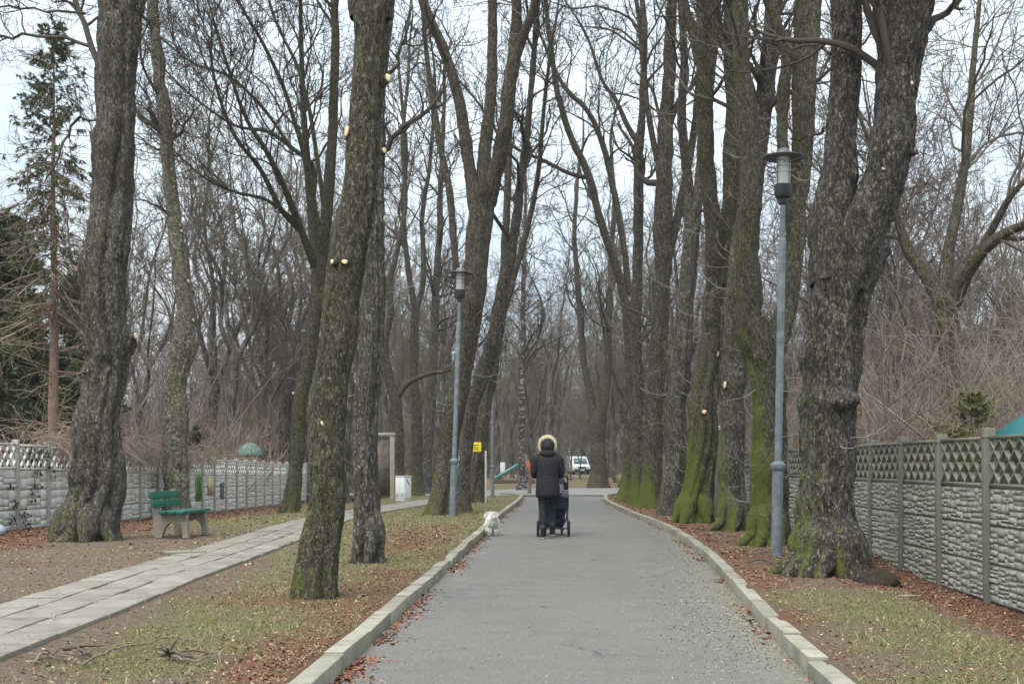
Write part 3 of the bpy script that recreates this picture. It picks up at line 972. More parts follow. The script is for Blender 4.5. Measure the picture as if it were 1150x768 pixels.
def crown_from(L0, R0, rng, k1=10, len1=3.0, tmin=0.35, ang1=0.68, trop=0.05, k2=6, k3=5, k4=4, rmin=0.005, wander=0.15, l2=0.6, l3=0.55, l4=0.6, extra_l1=None, tipk=1, rmax1=0.5, Y_near=False):
    """L0: (m,n,3) limbs -> branches of four orders"""
    acc = Acc()
    p, d, r, t = spawn(L0, R0, k1, rng, tmin, 0.98, ang1, 0.22)
    ln = len1 * rng.uniform(0.55, 1.25, len(p)) * (1.15 - 0.6 * t)
    r1 = np.clip(r * rng.uniform(0.25, rmax1, len(p)), rmin * 2.5, 0.05 if Y_near else 0.11)
    # the limb's own tip goes on as a branch
    p = np.concatenate([p, L0[:, -1]]); d = np.concatenate([d, unit(L0[:, -1] - L0[:, -2])])
    ln = np.concatenate([ln, np.full(len(L0), len1 * 1.1)]); r1 = np.concatenate([r1, R0[:, -1]])
    B1, S1 = grow(p, d, ln, r1, 11, rng, wander * 1.3, trop, 0.3)
    if extra_l1 is not None:
        B1 = np.concatenate([B1, extra_l1[0]]); S1 = np.concatenate([S1, extra_l1[1]])
    acc.add(*tubes_batch(B1, S1, 7))
    ln1 = np.linalg.norm(np.diff(B1, axis=1), axis=-1).sum(1)
    p, d, r, t = spawn(B1, S1, k2, rng, 0.15, 1.0, 0.8, 0.25)
    B2, S2 = grow(p, d, np.repeat(ln1, k2) * l2 * rng.uniform(0.5, 1.2, len(p)) * (1.1 - 0.6 * t), np.clip(r * 0.6, rmin * 1.6, 1), 7, rng, wander * 1.2, trop, 0.35)
    acc.add(*tubes_batch(B2, S2, 5))
    ln2 = np.linalg.norm(np.diff(B2, axis=1), axis=-1).sum(1)
    p, d, r, t = spawn(B2, S2, k3, rng, 0.15, 1.0, 0.8, 0.25)
    B3, S3 = grow(p, d, np.repeat(ln2, k3) * l3 * rng.uniform(0.5, 1.2, len(p)), np.clip(r * 0.65, rmin * 1.15, 1), 5, rng, wander * 1.4, trop * 1.3, 0.5)
    acc.add(*tubes_batch(B3, S3, 3))
    ln3 = np.linalg.norm(np.diff(B3, axis=1), axis=-1).sum(1)
    if k4:
        p, d, r, t = spawn(B3, S3, k4, rng, 0.15, 1.0, 0.75, 0.25)
        B4, S4 = grow(p, d, np.repeat(ln3, k4) * l4 * rng.uniform(0.5, 1.3, len(p)), np.clip(r * 0.75, rmin * 0.9, 1), 4, rng, wander * 1.5, trop * 1.5, 0.7)
        acc.add(*tubes_batch(B4, S4, 3))
    return acc

def lift(path, Y, wk=1.0):
    """[(u, v, width px, dY)] at depth Y -> points, radii"""
    pts, rad = [], []
    for q in path:
        dy = q[3] if len(q) > 3 else 0
        pts.append(P(q[0], q[1], Y + dy)); rad.append(0.86 * wk * q[2] * (Y + dy) / F / 2)
    return np.array(pts), np.array(rad)

def even(pts, rad, n=22):
    s = np.concatenate([[0], np.cumsum(np.linalg.norm(np.diff(pts, axis=0), axis=1))])
    t = np.linspace(0, s[-1], n)
    return np.stack([np.interp(t, s, pts[:, k]) for k in range(3)], -1), np.interp(t, s, rad)

def moss_vals(V, N, z0, m):
    """m: (amount at foot, fade height, direction weight, dx, dy, upper amount)"""
    a, hm, wd, dx, dy, up = m
    h = V[:, 2] - z0
    f = a * np.exp(-np.maximum(h, 0) / hm) + up
    return np.clip(f + wd * (N[:, 0] * dx + N[:, 1] * dy) * np.clip(f * 1.5, 0.15, 1), 0, 1.2)

def wob(p, r, seed):
    h = (p[:, 2] - p[0, 2])[:, None] * np.array([[1.0, 0, 0]])
    k = sstep(0.3, 1.2, h[:, 0])
    q = p.copy()
    for ax, sd_ in ((0, 61), (1, 71)):
        q[:, ax] += k * r * (0.55 * (vnoise(h * 1.0 + 3.3, seed + sd_) - 0.5) + 0.3 * (vnoise(h * 2.6 + 7.7, seed + sd_ + 1) - 0.5))
    return q

def hero(name, label, Y, trunk, limbs=(), branches=(), bark='bark_grey', seed=1, flare=0.5, lobes=5, barkamp=0.012, grooves=(), lump=0.06,
         moss=(0.2, 0.6, 0.2, -1, 0, 0.0), crown=None, scars=(), shoots=0, res=(64, 0.05), cat='tree', group=None, twig='twig', extend=True, sink=0.15, burls=(), roots=(), wk=1.0):
    rng = np.random.default_rng(seed)
    tp, tr = lift(trunk, Y, wk)
    base = tp[0].copy()
    z0 = float(zg(base[0], base[1]))
    root = empty(name, (base[0], base[1], z0), 0, label, cat, group)
    off = np.array([base[0], base[1], z0])
    tp[0, 2] = z0 - 0.0
    acc = Acc(); NN = []
    tp2 = np.concatenate([[tp[0] - np.array([0, 0, sink])], tp]); tr2 = np.concatenate([[tr[0]], tr])
    p, r = resample(tp2, tr2, res[1])
    p = wob(p, r, seed)
    fur = [(rng.uniform(-3.14, 0.3), rng.uniform(0.05, 0.1), rng.uniform(0.07, 0.13), rng.normal(0, 0.12)) for _ in range(7)] if res[0] >= 50 else []
    V, fc, N = ring_tube(p, r, res[0], seed, True, flare, lobes, barkamp, lump, list(grooves) + fur, [(H - (v_ - CV) * Y / F, a_, b_, c_, d_) for (v_, a_, b_, c_, d_) in burls])
    acc.add(V, fc); NN.append(N)
    for (ra, rl, rr_) in roots:            # surface roots: angle, reach, thickness
        dx_, dy_ = math.cos(ra), math.sin(ra)
        bx, by = base[0], base[1]
        r0 = tr[0]
        q = []
        for f_, hh in ((0.3, 0.62), (0.78, 0.36), (1.03, 0.17), (1.05 + rl * 0.5 / r0, 0.05), (1.05 + rl / r0, -0.07)):
            px_, py_ = bx + dx_ * r0 * f_ + 0.04 * math.sin(f_ * 4 + ra) , by + dy_ * r0 * f_
            q.append((px_, py_, float(zg(px_, py_)) + hh))
        pq, rq = resample(q, [rr_ * 1.1, rr_ * 1.45, rr_ * 1.25, rr_ * 0.8, rr_ * 0.4], 0.03)
        V, fc, N = ring_tube(pq, rq, 26, seed + 17, False, bark=barkamp, lump=lump * 0.35)
        acc.add(V, fc); NN.append(N)
    L0, R0 = [], []
    e = even(*resample(tp, tr, 0.3)); L0.append(e[0]); R0.append(e[1])
    for k, lb in enumerate(limbs):
        lp, lr = lift(lb, Y, wk)
        if extend:
            d = unit(lp[-1] - lp[-2]); d = unit(d + np.array([rng.normal(0, .12), rng.normal(0, .25), 0.5]))
            lp = np.concatenate([lp, [lp[-1] + d * 1.4], [lp[-1] + d * 2.6 + rng.normal(0, .2, 3)]])
            lr = np.concatenate([lr, [lr[-1] * 0.75, lr[-1] * 0.5]])
        p, r = resample(lp, lr, res[1] * 1.1)
        p = wob(p, r, seed + k)
        V, fc, N = ring_tube(p, r, max(16, int(res[0] * 0.7)), seed + k * 5 + 2, False, bark=barkamp, lump=lump)
        acc.add(V, fc); NN.append(N)
        e = even(*resample(lp, lr, 0.3)); L0.append(e[0]); R0.append(e[1])
    me = acc.mesh(name + '_trunk', [M[bark]])
    co = np.concatenate(acc.v)
    fattr(me, 'moss', moss_vals(co, np.concatenate(NN), z0, moss))
    co = co - off
    me.vertices.foreach_set('co', co.astype(np.float32).ravel())
    me.update()
    link('trunk', me, root)
    # crown
    cw = dict(k1=9, len1=3.0, tmin=0.45)
    if crown: cw.update(crown)
    cw['len1'] *= 1.5; cw['k2'] = min(cw.get('k2', 6), 5); cw['k3'] = min(cw.get('k3', 5), 4)
    ex = None
    if branches:
        BB, SS = [], []
        for b in branches:
            bp, br = lift(b, Y)
            e = even(*resample(bp, br, 0.2), 11)
            jit = rng.normal(0, 0.02, (11, 3)); jit[0] = 0
            BB.append(e[0] + jit); SS.append(e[1])
        ex = (np.array(BB), np.array(SS))
    LA, RA = np.array(L0), np.array(R0)
    if limbs and not cw.pop('trunk_too', False):
        LA, RA = LA[1:], RA[1:]
    cw.pop('trunk_too', None)
    ac = crown_from(LA, RA, rng, extra_l1=ex, Y_near=Y < 20, **cw)
    if shoots:
        LL, RR = np.array(L0), np.array(R0)
        per = max(1, shoots // len(LL))
        p, d, r, t = spawn(LL, RR, per, rng, 0.12, 0.9, 1.35, 0.2)
        d[:, 2] -= 0.45
        p = p + unit(d) * (r * 0.8)[:, None]
        S, SR = grow(p, d, rng.uniform(0.25, 0.95, len(p)), np.full(len(p), 0.0055 * max(1, Y / 20)), 7, rng, 0.12, 0.17, 0.6)
        a2 = Acc(); a2.add(*tubes_batch(S, SR, 4))
        p, d, r, t = spawn(S, SR, 2, rng, 0.3, 0.95, 0.7, 0.2)
        S2, SR2 = grow(p, d, rng.uniform(0.1, 0.4, len(p)), np.full(len(p), 0.004 * max(1, Y / 20)), 4, rng, 0.12, 0.2, 0.7)
        a2.add(*tubes_batch(S2, SR2, 3))
        ac.add(np.concatenate(a2.v), np.concatenate(a2.f)); nsh = sum(len(q) for q in a2.f)
    nsh_ = nsh if shoots else 0
    cm = ac.mesh(name + '_crown', [M[twig], M['shoot']])
    if nsh_:
        mi = np.zeros(len(cm.polygons), np.int32); mi[-nsh_:] = 1
        cm.polygons.foreach_set('material_index', mi)
    co = np.concatenate(ac.v) - off
    cm.vertices.foreach_set('co', co.astype(np.float32).ravel()); cm.update()
    link('crown', cm, root)
    for (u, v, rx, ry, side, stub) in scars:
        # side -1..1: where on the visible half of the trunk; the centre line is searched among trunk and limbs
        best = None
        for (q, qr) in zip(L0, R0):
            k = int(np.argmin(np.abs((H - (q[:, 2] - 0)) * F / q[:, 1] + CV - v) + 0.6 * np.abs(q[:, 0] * F / q[:, 1] + CU - u)))
            dd = abs(q[k, 0] * F / q[k, 1] + CU - u)
            if best is None or dd < best[0]: best = (dd, q[k], qr[k])
        c, rr = best[1], best[2]
        zz = H - (v - CV) * c[1] / F
        sx = max(-0.98, min(0.98, ((u - CU) * c[1] / F - c[0]) / rr)) if side is None else side
        nrm = np.array([sx, -math.sqrt(max(0.02, 1 - sx * sx)), 0.15]); nrm /= np.linalg.norm(nrm)
        pc = np.array([c[0], c[1], zz]) + nrm * (rr * 0.96)
        a = rx * c[1] / F; b = ry * c[1] / F
        mb = MB(); n = 14
        th = np.linspace(0, 2 * np.pi, n, endpoint=False)
        ex_ = unit(np.cross(np.array([0, 0, 1.0]), nrm)); ez_ = np.cross(nrm, ex_)
        def rg(s, dpt): return pc + nrm * dpt + s * (a * np.cos(th)[:, None] * ex_ + b * (1 + .12 * np.sin(3 * th))[:, None] * np.sin(th)[:, None] * ez_) - off
        mb.loft([rg(1.35, -0.05), rg(1.2, stub * 0.6), rg(1.08, stub)], 0, False)
        mb.loft([rg(1.08, stub), rg(0.98, stub + 0.006)], 0, False)
        mb.loft([rg(0.98, stub + 0.006), rg(0.5, stub + 0.009), rg(0.02, stub + 0.008)], 1, True)
        mb.build('cut_stub', [M[bark], M['cut_wood']], root)
    return root

hero('alley_tree', 'thick old leaning tree with deep vertical folds left of the green bench', 17.9,
     [(98, 611, 74), (100, 585, 68), (106, 540, 64), (112, 500, 58), (117, 440, 53), (122, 385, 55), (121, 330, 57), (124, 270, 54), (127, 200, 48), (131, 100, 48), (134, 20, 52)],
     [[(128, 60, 34), (122, 0, 32, .1), (112, -120, 28, .3), (96, -260, 22, .6)], [(140, 60, 32), (149, 0, 31, -.1), (160, -120, 27, -.4), (180, -260, 20, -.8)]],
     [[(112, 80, 9), (104, 50, 8), (92, 25, 7), (82, -10, 6), (74, -60, 5)], [(100, 52, 5), (80, 43, 4.5), (40, 38, 4), (0, 41, 3.5), (-50, 36, 3)],
      [(108, 135, 5), (88, 134, 4), (75, 146, 3.5), (66, 175, 3), (50, 205, 2.5)], [(96, 15, 3.5), (60, 12, 3), (0, 9, 2.4), (-50, 15, 2)]],
     bark='bark_grey', seed=11, flare=0.16, lobes=6, barkamp=0.02, lump=0.09, burls=((385, 0.1, .14, .2, .5), (155, 3.1, .1, .14, .5), (300, 3.3, .08, .3, .6), (395, -1.4, .07, .12, .4), (250, -1.2, .05, .15, .5), (320, 3.2, .07, .12, .5)), grooves=((-1.35, 0.24, 0.16, 0.05), (-2.1, 0.12, 0.16, -0.1), (-0.75, 0.16, 0.14, 0.12), (0.4, .15, .2, 0)),
     roots=((-.5, .2, .11), (-1.2, .12, .12), (-2.3, .12, .12), (3.4, .15, .11)), moss=(0.3, 0.7, 0.3, -1, 0.1, 0.2), crown=dict(k1=9, len1=2.6, tmin=0.3, trop=0.06, k2=6, k3=5, k4=3), shoots=26, res=(110, 0.035),
     scars=[(115, 368, 2.4, 1.8, None, .02), (82, 396, 1.8, 3, -.9, .05), (99, 422, 2.5, 1.5, None, .04), (105, 155, 3, 4, -.93, .03), (148, 380, 3, 4, .95, .02)])

hero('alley_tree', 'slim pale knobbly tree rising behind the green bench', 27.5,
     [(197, 575, 34), (196, 520, 29), (194, 465, 30), (199, 430, 28), (207, 395, 27), (209, 340, 22), (203, 295, 21), (196, 250, 18), (190, 200, 17), (185, 140, 16), (179, 90, 15), (173, 30, 13), (170, -60, 12), (172, -150, 9)],
     [], [[(188, 150, 9), (176, 144, 8), (163, 136, 7), (153, 124, 6), (140, 118, 5)], [(200, 260, 5), (190, 240, 4), (176, 232, 3), (160, 225, 2.5)]],
     bark='bark_pale', seed=12, flare=0.25, barkamp=0.012, lump=0.13, moss=(0.35, 1.5, 0.3, -1, 0, 0.12), crown=dict(k1=12, len1=2.4, tmin=0.5, k2=5, k3=4, k4=3), shoots=10, res=(56, 0.05),
     scars=[(214, 318, 1.8, 2.5, .9, .02), (217, 362, 1.6, 2, .9, .02), (205, 262, 1.6, 2, .8, .02)])

hero('alley_tree', 'front tree of the left row with fine cracked olive bark and pale pruning cuts', 10.15,
     [(353, 673, 54), (359, 620, 50), (364, 560, 49), (369, 490, 47), (374, 420, 46), (382, 350, 48), (391, 290, 46), (402, 225, 45), (409, 160, 44), (414, 100, 40), (418, 50, 40), (417, 15, 47), (416, -20, 48)],
     [[(404, 20, 26), (396, -60, 24, .1), (384, -180, 20, .3), (366, -330, 16, .6)], [(428, 20, 28), (438, -60, 24, -.1), (452, -180, 21, -.2), (470, -330, 16, -.5)]],
     [], bark='bark_olive', seed=13, flare=0.17, lobes=6, barkamp=0.009, lump=0.05, moss=(0.18, 0.8, 0.25, -1, 0.1, 0.26), crown=dict(k1=8, len1=2.6, tmin=0.3, k2=6, k3=5, k4=3), res=(110, 0.03),
     scars=[(379, 154, 4.4, 7.0, -.72, .05), (431, 94, 3.5, 5, .62, .03), (391, 302, 3.6, 2.8, None, .04), (380, 302, 2.2, 3.0, None, .05), (366, 478, 3, 3, None, -.01)])

hero('alley_tree', 'straight greyish tree just behind the front left tree', 13.85,
     [(413, 631, 38), (412, 600, 33), (411, 540, 32), (412, 480, 31), (414, 400, 31), (417, 320, 29), (420, 250, 27), (422, 180, 25), (424, 110, 22), (427, 40, 20), (430, -60, 18)],
     [[(425, 110, 16), (434, 30, 15, .2), (448, -80, 12, .6), (460, -200, 9, .9)], [(424, 60, 15), (414, -30, 13, -.2), (404, -150, 10, -.6)]],
     [[(428, 172, 8), (440, 155, 7), (458, 140, 6.5), (478, 124, 5.5), (497, 104, 4.5)], [(428, 90, 6), (442, 78, 5), (455, 48, 4), (462, 10, 3)]],
     bark='bark_grey', seed=14, flare=0.22, barkamp=0.014, roots=((-.4, .1, .055), (-1.3, .06, .06), (-2.4, .06, .06)), moss=(0.1, 0.8, 0.2, -1, 0, 0.05), crown=dict(k1=8, len1=2.6, tmin=0.25, k2=6, k3=5, k4=3), shoots=16, res=(80, 0.04),
     grooves=((-1.2, .15, .2, 0.1), (-2.0, .1, .15, -.1)), scars=[(428, 173, 3, 3.6, .7, .05), (428, 248, 1.8, 2.4, .8, .02)])

hero('alley_tree', 'mossy leaning tree with wide spreading limbs behind the left row', 29.0,
     [(326, 572, 24), (332, 520, 20), (338, 450, 20), (347, 400, 20), (354, 350, 19), (358, 310, 18)],
     [[(358, 320, 17), (364, 260, 16), (370, 200, 15), (374, 130, 13), (376, 60, 12), (374, -20, 10), (370, -120, 8)],
      [(356, 300, 13), (351, 260, 11, .4), (345, 185, 10, .8), (340, 110, 8, 1), (338, 30, 6, 1.2)],
      [(354, 300, 12), (336, 252, 10, -.6), (319, 210, 9, -1.2), (298, 168, 7, -1.8), (275, 130, 5.5, -2)],
      [(340, 262, 8, -.4), (315, 234, 7.5, -1), (292, 190, 6.5, -1.5), (262, 150, 5, -2)],
      [(349, 240, 8, .6), (352, 190, 7.5, .9), (330, 168, 6.5, 1), (300, 148, 5, 1.2), (262, 140, 4, 1.5)],
      [(360, 270, 8, -.3), (345, 190, 7, -.8), (322, 110, 6, -1.2), (296, 50, 5, -1.6), (270, 5, 4, -2)], [(366, 250, 7, .3), (352, 150, 6, .5), (336, 80, 5, .8), (308, 20, 4, 1)],
      [(336, 252, 6, -.6), (300, 225, 5, -1), (262, 215, 4, -1.5), (225, 196, 3, -2)], [(330, 170, 5, 1), (292, 118, 4.5, 1), (255, 85, 4, 1), (215, 70, 3, 1)]],
     [], bark='bark_olive', seed=15, flare=0.5, barkamp=0.012, moss=(0.24, 2.0, 0.35, 0.6, -0.3, 0.2), wk=0.9, crown=dict(k1=13, len1=2.7, tmin=0.25, k2=7, k3=6, k4=4, trop=0.03, rmin=0.0055), res=(40, 0.08),
     scars=[(330, 442, 1.4, 1.8, None, .02), (371, 309, 1.4, 1.6, None, .02), (366, 352, 1.2, 1.4, None, .02)])

hero('alley_tree', 'tall three limbed tree beside the nearer left lamp post', 27.3,
     [(494, 577, 30), (500, 530, 26), (509, 470, 25), (519, 410, 27), (529, 350, 30), (535, 290, 31), (540, 240, 34), (543, 210, 36)],
     [[(534, 235, 19), (526, 180, 16), (517, 120, 14), (500, 62, 13), (484, 25, 12), (470, -15, 11), (452, -80, 9)],
      [(541, 220, 18), (546, 160, 16, .3), (552, 100, 14, .5), (553, 40, 12, .6), (552, -40, 11, .8), (556, -140, 9, 1)],
      [(548, 230, 22), (559, 180, 19, -.3), (570, 120, 18, -.5), (578, 60, 17, -.6), (580, 20, 13, -.6), (580, -60, 11, -.8), (578, -150, 8, -1)],
      [(577, 70, 12, -.6), (590, 35, 11, -.8), (601, 0, 10, -1), (612, -60, 8, -1.2)],
      [(523, 380, 9, .3), (512, 300, 9, .6), (504, 215, 9, 1.0), (492, 150, 8, 1.4), (480, 70, 6, 1.8), (474, 0, 5, 2)]],
     [[(527, 340, 4), (512, 325, 3), (495, 318, 2.5), (478, 302, 2)]],
     bark='bark_brown', seed=16, flare=0.5, barkamp=0.016, moss=(0.35, 1.0, 0.35, -1, 0, 0.16), crown=dict(k1=8, len1=2.7, tmin=0.3, k2=6, k3=5, k4=4, rmin=0.0055), shoots=50, res=(52, 0.06))

hero('alley_tree', 'dark slender tree crossing behind the three limbed tree', 28.9,
     [(520, 573, 17), (523, 520, 15), (530, 460, 17), (542, 420, 20), (556, 375, 20), (567, 320, 16), (577, 260, 12), (585, 200, 10), (592, 150, 9), (597, 100, 8), (601, 40, 7), (606, -20, 6), (612, -90, 5)],
     [], [[(584, 205, 4), (600, 170, 3.5), (612, 150, 3), (618, 120, 2.5)]], bark='bark_grey', seed=17, flare=0.5, barkamp=0.014, moss=(0.2, .8, .2, -1, 0, 0.03), crown=dict(k1=15, len1=2.2, tmin=0.45, k2=5, k3=4, k4=3, rmin=0.0055), shoots=26, res=(36, 0.08))

hero('alley_tree', 'broad fluted double trunk behind the yellow sign', 36.5,
     [(534, 562, 20), (536, 530, 19), (541, 490, 18), (548, 440, 16), (556, 400, 14), (562, 340, 12)],
     [[(560, 360, 11), (566, 290, 10), (570, 220, 9), (572, 140, 8, .5), (578, 60, 7, 1), (584, -20, 5, 1.4)], [(562, 360, 10), (580, 300, 8), (596, 240, 7), (606, 180, 6, -.5), (612, 110, 5, -1)]],
     [], bark='bark_brown', seed=18, flare=0.6, barkamp=0.02, moss=(0.35, 1.2, .2, -1, 0, 0.1), grooves=((-1.5, .2, .2, 0.1), (-2.2, .15, .2, 0)), crown=dict(k1=11, len1=2.6, tmin=0.3, k2=6, k3=5, k4=4, rmin=0.007), shoots=20, res=(36, 0.09))

hero('alley_tree', 'crooked tree with an S bent trunk behind the white cabinet', 44,
     [(446, 556, 17), (447, 500, 16), (444, 455, 14), (436, 420, 12), (432, 385, 11), (438, 350, 9), (436, 310, 8)],
     [[(436, 320, 8), (446, 280, 7), (455, 230, 6), (452, 160, 5), (458, 90, 4)], [(444, 450, 9), (456, 432, 7), (474, 422, 6), (490, 418, 5), (505, 415, 4)], [(434, 400, 7), (424, 340, 6), (420, 280, 5), (412, 220, 4)]],
     [], bark='bark_brown', seed=19, flare=0.5, moss=(0.4, 1.5, .2, -1, 0, 0.15), crown=dict(k1=10, len1=2.8, tmin=0.25, k2=6, k3=5, k4=3, rmin=0.008), res=(26, 0.12))
hero('alley_tree', 'dark upright tree right of the white cabinet with a forked top', 46,
     [(468, 554, 16), (468, 500, 14), (466, 440, 12), (465, 390, 11), (466, 345, 11)],
     [[(466, 350, 8), (458, 300, 7), (453, 240, 6), (456, 170, 5), (450, 100, 4)], [(467, 350, 8), (476, 310, 7), (474, 250, 6), (482, 190, 5), (488, 120, 4)]],
     [], bark='bark_brown', seed=20, flare=0.5, moss=(0.4, 1.5, .2, -1, 0, 0.15), crown=dict(k1=12, len1=2.8, tmin=0.2, k2=6, k3=5, k4=3, rmin=0.008), res=(26, 0.12))
hero('alley_tree', 'grey leaning tree half hidden by the nearer left lamp post', 50,
     [(478, 551, 15), (480, 500, 14), (484, 440, 12), (488, 380, 11), (490, 320, 9), (494, 250, 8), (496, 180, 6), (500, 110, 5)],
     [], [], bark='bark_grey', seed=21, flare=0.5, moss=(0.3, 1.5, .2, -1, 0, 0.08), crown=dict(k1=20, len1=2.8, tmin=0.35, k2=6, k3=5, k4=3, rmin=0.008), res=(26, 0.12))

# ---- right row
hero('alley_tree', 'massive forked tree by the right fence with a burl low on its trunk', 12.55,
     [(930, 641, 80), (930, 612, 76), (931, 570, 70), (931, 520, 66), (932, 455, 64), (933, 400, 66), (936, 345, 68), (945, 300, 86), (948, 272, 92)],
     [[(936, 320, 60), (934, 260, 54, .1), (941, 200, 45, .15), (946, 130, 38, .2), (948, 60, 37, .25), (947, 0, 39, .3), (948, -110, 29, .5), (938, -260, 22, .8)],
      [(950, 320, 62), (968, 260, 54, -.1), (990, 200, 50, -.15), (1001, 150, 52, -.2), (1008, 100, 55, -.2), (1011, 60, 60, -.2)],
      [(1003, 100, 34, -.1), (996, 40, 28, 0), (989, -20, 26, .1), (980, -130, 22, .3), (968, -260, 17, .6)],
      [(1013, 100, 40, -.25), (1022, 40, 34, -.3), (1029, -20, 30, -.35), (1042, -130, 25, -.5), (1058, -260, 19, -.7)]],
     [[(1032, 40, 11), (1046, 32, 10), (1060, 18, 9), (1074, 4, 8), (1086, -20, 6)], [(934, 60, 5, .3), (915, 50, 4, .5), (895, 55, 3, .8), (875, 44, 2, 1.2)], [(932, 140, 4, .4), (916, 150, 3.4, .8), (898, 158, 2.5, 1.2)]],
     bark='bark_dark', seed=22, flare=0.5, lobes=5, barkamp=0.024, lump=0.085, burls=((452, -1.5, .08, .1, .6), (448, -0.9, .09, .08, .4), (455, 3.0, .05, .12, .5), (250, 3.1, .12, .2, .6), (400, 3.2, .06, .2, .6), (350, 0, .05, .2, .6)), grooves=((-1.2, .16, .18, 0.1), (-0.4, .12, .15, -.1), (-2.3, .12, .2, .1)),
     roots=((3.2, .3, .12), (3.65, .26, .12), (4.0, .2, .12), (-1.95, .16, .1), (-1.3, .14, .11), (-.6, .2, .1), (-.1, .2, .09), (2.7, .3, .1)), moss=(0.26, 1.6, 1.0, -1, 0.0, 0.07), crown=dict(k1=7, len1=2.5, tmin=0.35, k2=6, k3=5, k4=3), shoots=24, res=(120, 0.032),
     scars=[(1018, 102, 2.2, 2.6, None, .02), (986, 199, 2.2, 2.4, None, .04), (1017, 176, 1.6, 2.4, .8, .02), (920, 248, 2, 1.6, None, .02)])

hero('alley_tree', 'bent tree with bright green moss just behind the right lamp post', 16.9,
     [(862, 612, 50), (862, 580, 44), (863, 530, 43), (863, 470, 43), (861, 430, 45), (853, 395, 48), (845, 360, 46)],
     [[(848, 390, 38), (840, 340, 32), (838, 280, 27), (843, 210, 29), (841, 140, 26, .1), (835, 70, 21, .1), (832, 0, 19, .2), (830, -100, 17, .3), (826, -220, 13, .5)],
      [(862, 410, 32), (884, 340, 27, .4), (893, 260, 26, .7), (899, 180, 27, .9), (904, 90, 30, 1), (908, 0, 33, 1.2), (912, -110, 26, 1.4), (916, -220, 18, 1.6)],
      [(890, 270, 13, .6), (880, 200, 14, .7), (878, 130, 15, .9), (884, 60, 16, .9), (872, 25, 13, .9), (864, -30, 10, 1), (858, -120, 8, 1.2)]],
     [], bark='bark_olive', seed=23, flare=0.3, barkamp=0.016, lump=0.09, roots=((3.5, .22, .09), (-2.0, .15, .1), (-1.0, .12, .09)), moss=(0.62, 1.3, 0.75, -1, 0.1, 0.2), crown=dict(k1=6, len1=2.3, tmin=0.3, k2=6, k3=5, k4=3), shoots=100, res=(90, 0.04),
     scars=[(888, 337, 1.8, 1.8, None, .02), (890, 105, 2, 2.6, None, .03)])

hero('alley_tree', 'grey trunk with mossy left flank, third in the right row behind the bent tree', 20.7,
     [(823, 595, 32), (822, 560, 29), (822, 500, 28), (823, 450, 27), (824, 400, 27), (828, 340, 26), (836, 270, 25), (846, 200, 23), (858, 120, 20), (866, 40, 18), (872, -60, 15), (880, -160, 11)],
     [], [], bark='bark_grey', seed=24, flare=0.28, barkamp=0.016, roots=((3.5, .25, .08), (-1.6, .15, .09), (-.6, .15, .08)), wk=1.17, moss=(0.45, 1.2, 0.85, -1, 0, 0.12), crown=dict(k1=16, len1=2.4, tmin=0.5, k2=6, k3=5, k4=3), shoots=46, res=(64, 0.05),
     scars=[(812, 435, 2.2, 4.6, -.7, .03)])

hero('alley_tree', 'twin rooted mossy tree with a round knot hole in the right row', 23.6,
     [(780, 586, 40), (782, 560, 37), (786, 510, 33), (791, 460, 33), (797, 410, 32), (803, 360, 29), (809, 310, 26)],
     [[(808, 320, 24), (816, 260, 22), (822, 190, 19), (824, 110, 17, .2), (820, 30, 15, .3), (815, -60, 13, .5), (810, -160, 9, .7)],
      [(802, 340, 18), (800, 280, 17, -.3), (797, 220, 17, -.5), (793, 150, 17, -.6), (791, 80, 17, -.7), (791, 20, 15, -.8), (800, -60, 12, -.9), (812, -150, 8, -1)],
      [(790, 85, 11, -.7), (780, 45, 11, -.7), (768, 5, 10, -.7), (756, -50, 8, -.7)]],
     [], bark='bark_olive', seed=25, flare=0.3, lobes=3, barkamp=0.016, lump=0.08, grooves=((-1.4, .32, .22, 0.12), (-2.4, .14, .2, .05)), roots=((-2.2, .15, .12), (-1.0, .12, .12), (3.4, .15, .1)), wk=1.17, moss=(0.75, 1.3, 0.55, -1, -0.1, 0.14),
     crown=dict(k1=6, len1=2.4, tmin=0.3, k2=6, k3=5, k4=3), shoots=90, res=(72, 0.05),
     scars=[(802, 400, 4.4, 4.6, None, .04), (790, 464, 2.8, 2.6, None, .05)])

hero('alley_tree', 'bare grey furrowed trunk without moss in the right row', 27.2,
     [(753, 577, 26), (754, 550, 23), (758, 500, 23), (762, 450, 22), (766, 400, 21), (770, 350, 19), (774, 300, 18), (778, 250, 16)],
     [[(777, 270, 14), (786, 200, 13), (792, 130, 12, .4), (802, 50, 10, .8), (808, -40, 8, 1)], [(776, 270, 12), (772, 200, 11), (766, 130, 10, -.4), (768, 50, 8, -.8), (760, -40, 6, -1)]],
     [], bark='bark_grey', seed=26, flare=0.3, barkamp=0.018, grooves=((-1.3, .2, .16, 0.1),), wk=1.17, moss=(0.12, .8, .3, -1, 0, 0.03), crown=dict(k1=9, len1=2.4, tmin=0.25, k2=6, k3=5, k4=3, rmin=0.005), shoots=60, res=(44, 0.07),
     scars=[(770, 434, 1.8, 2.2, .9, .04)])

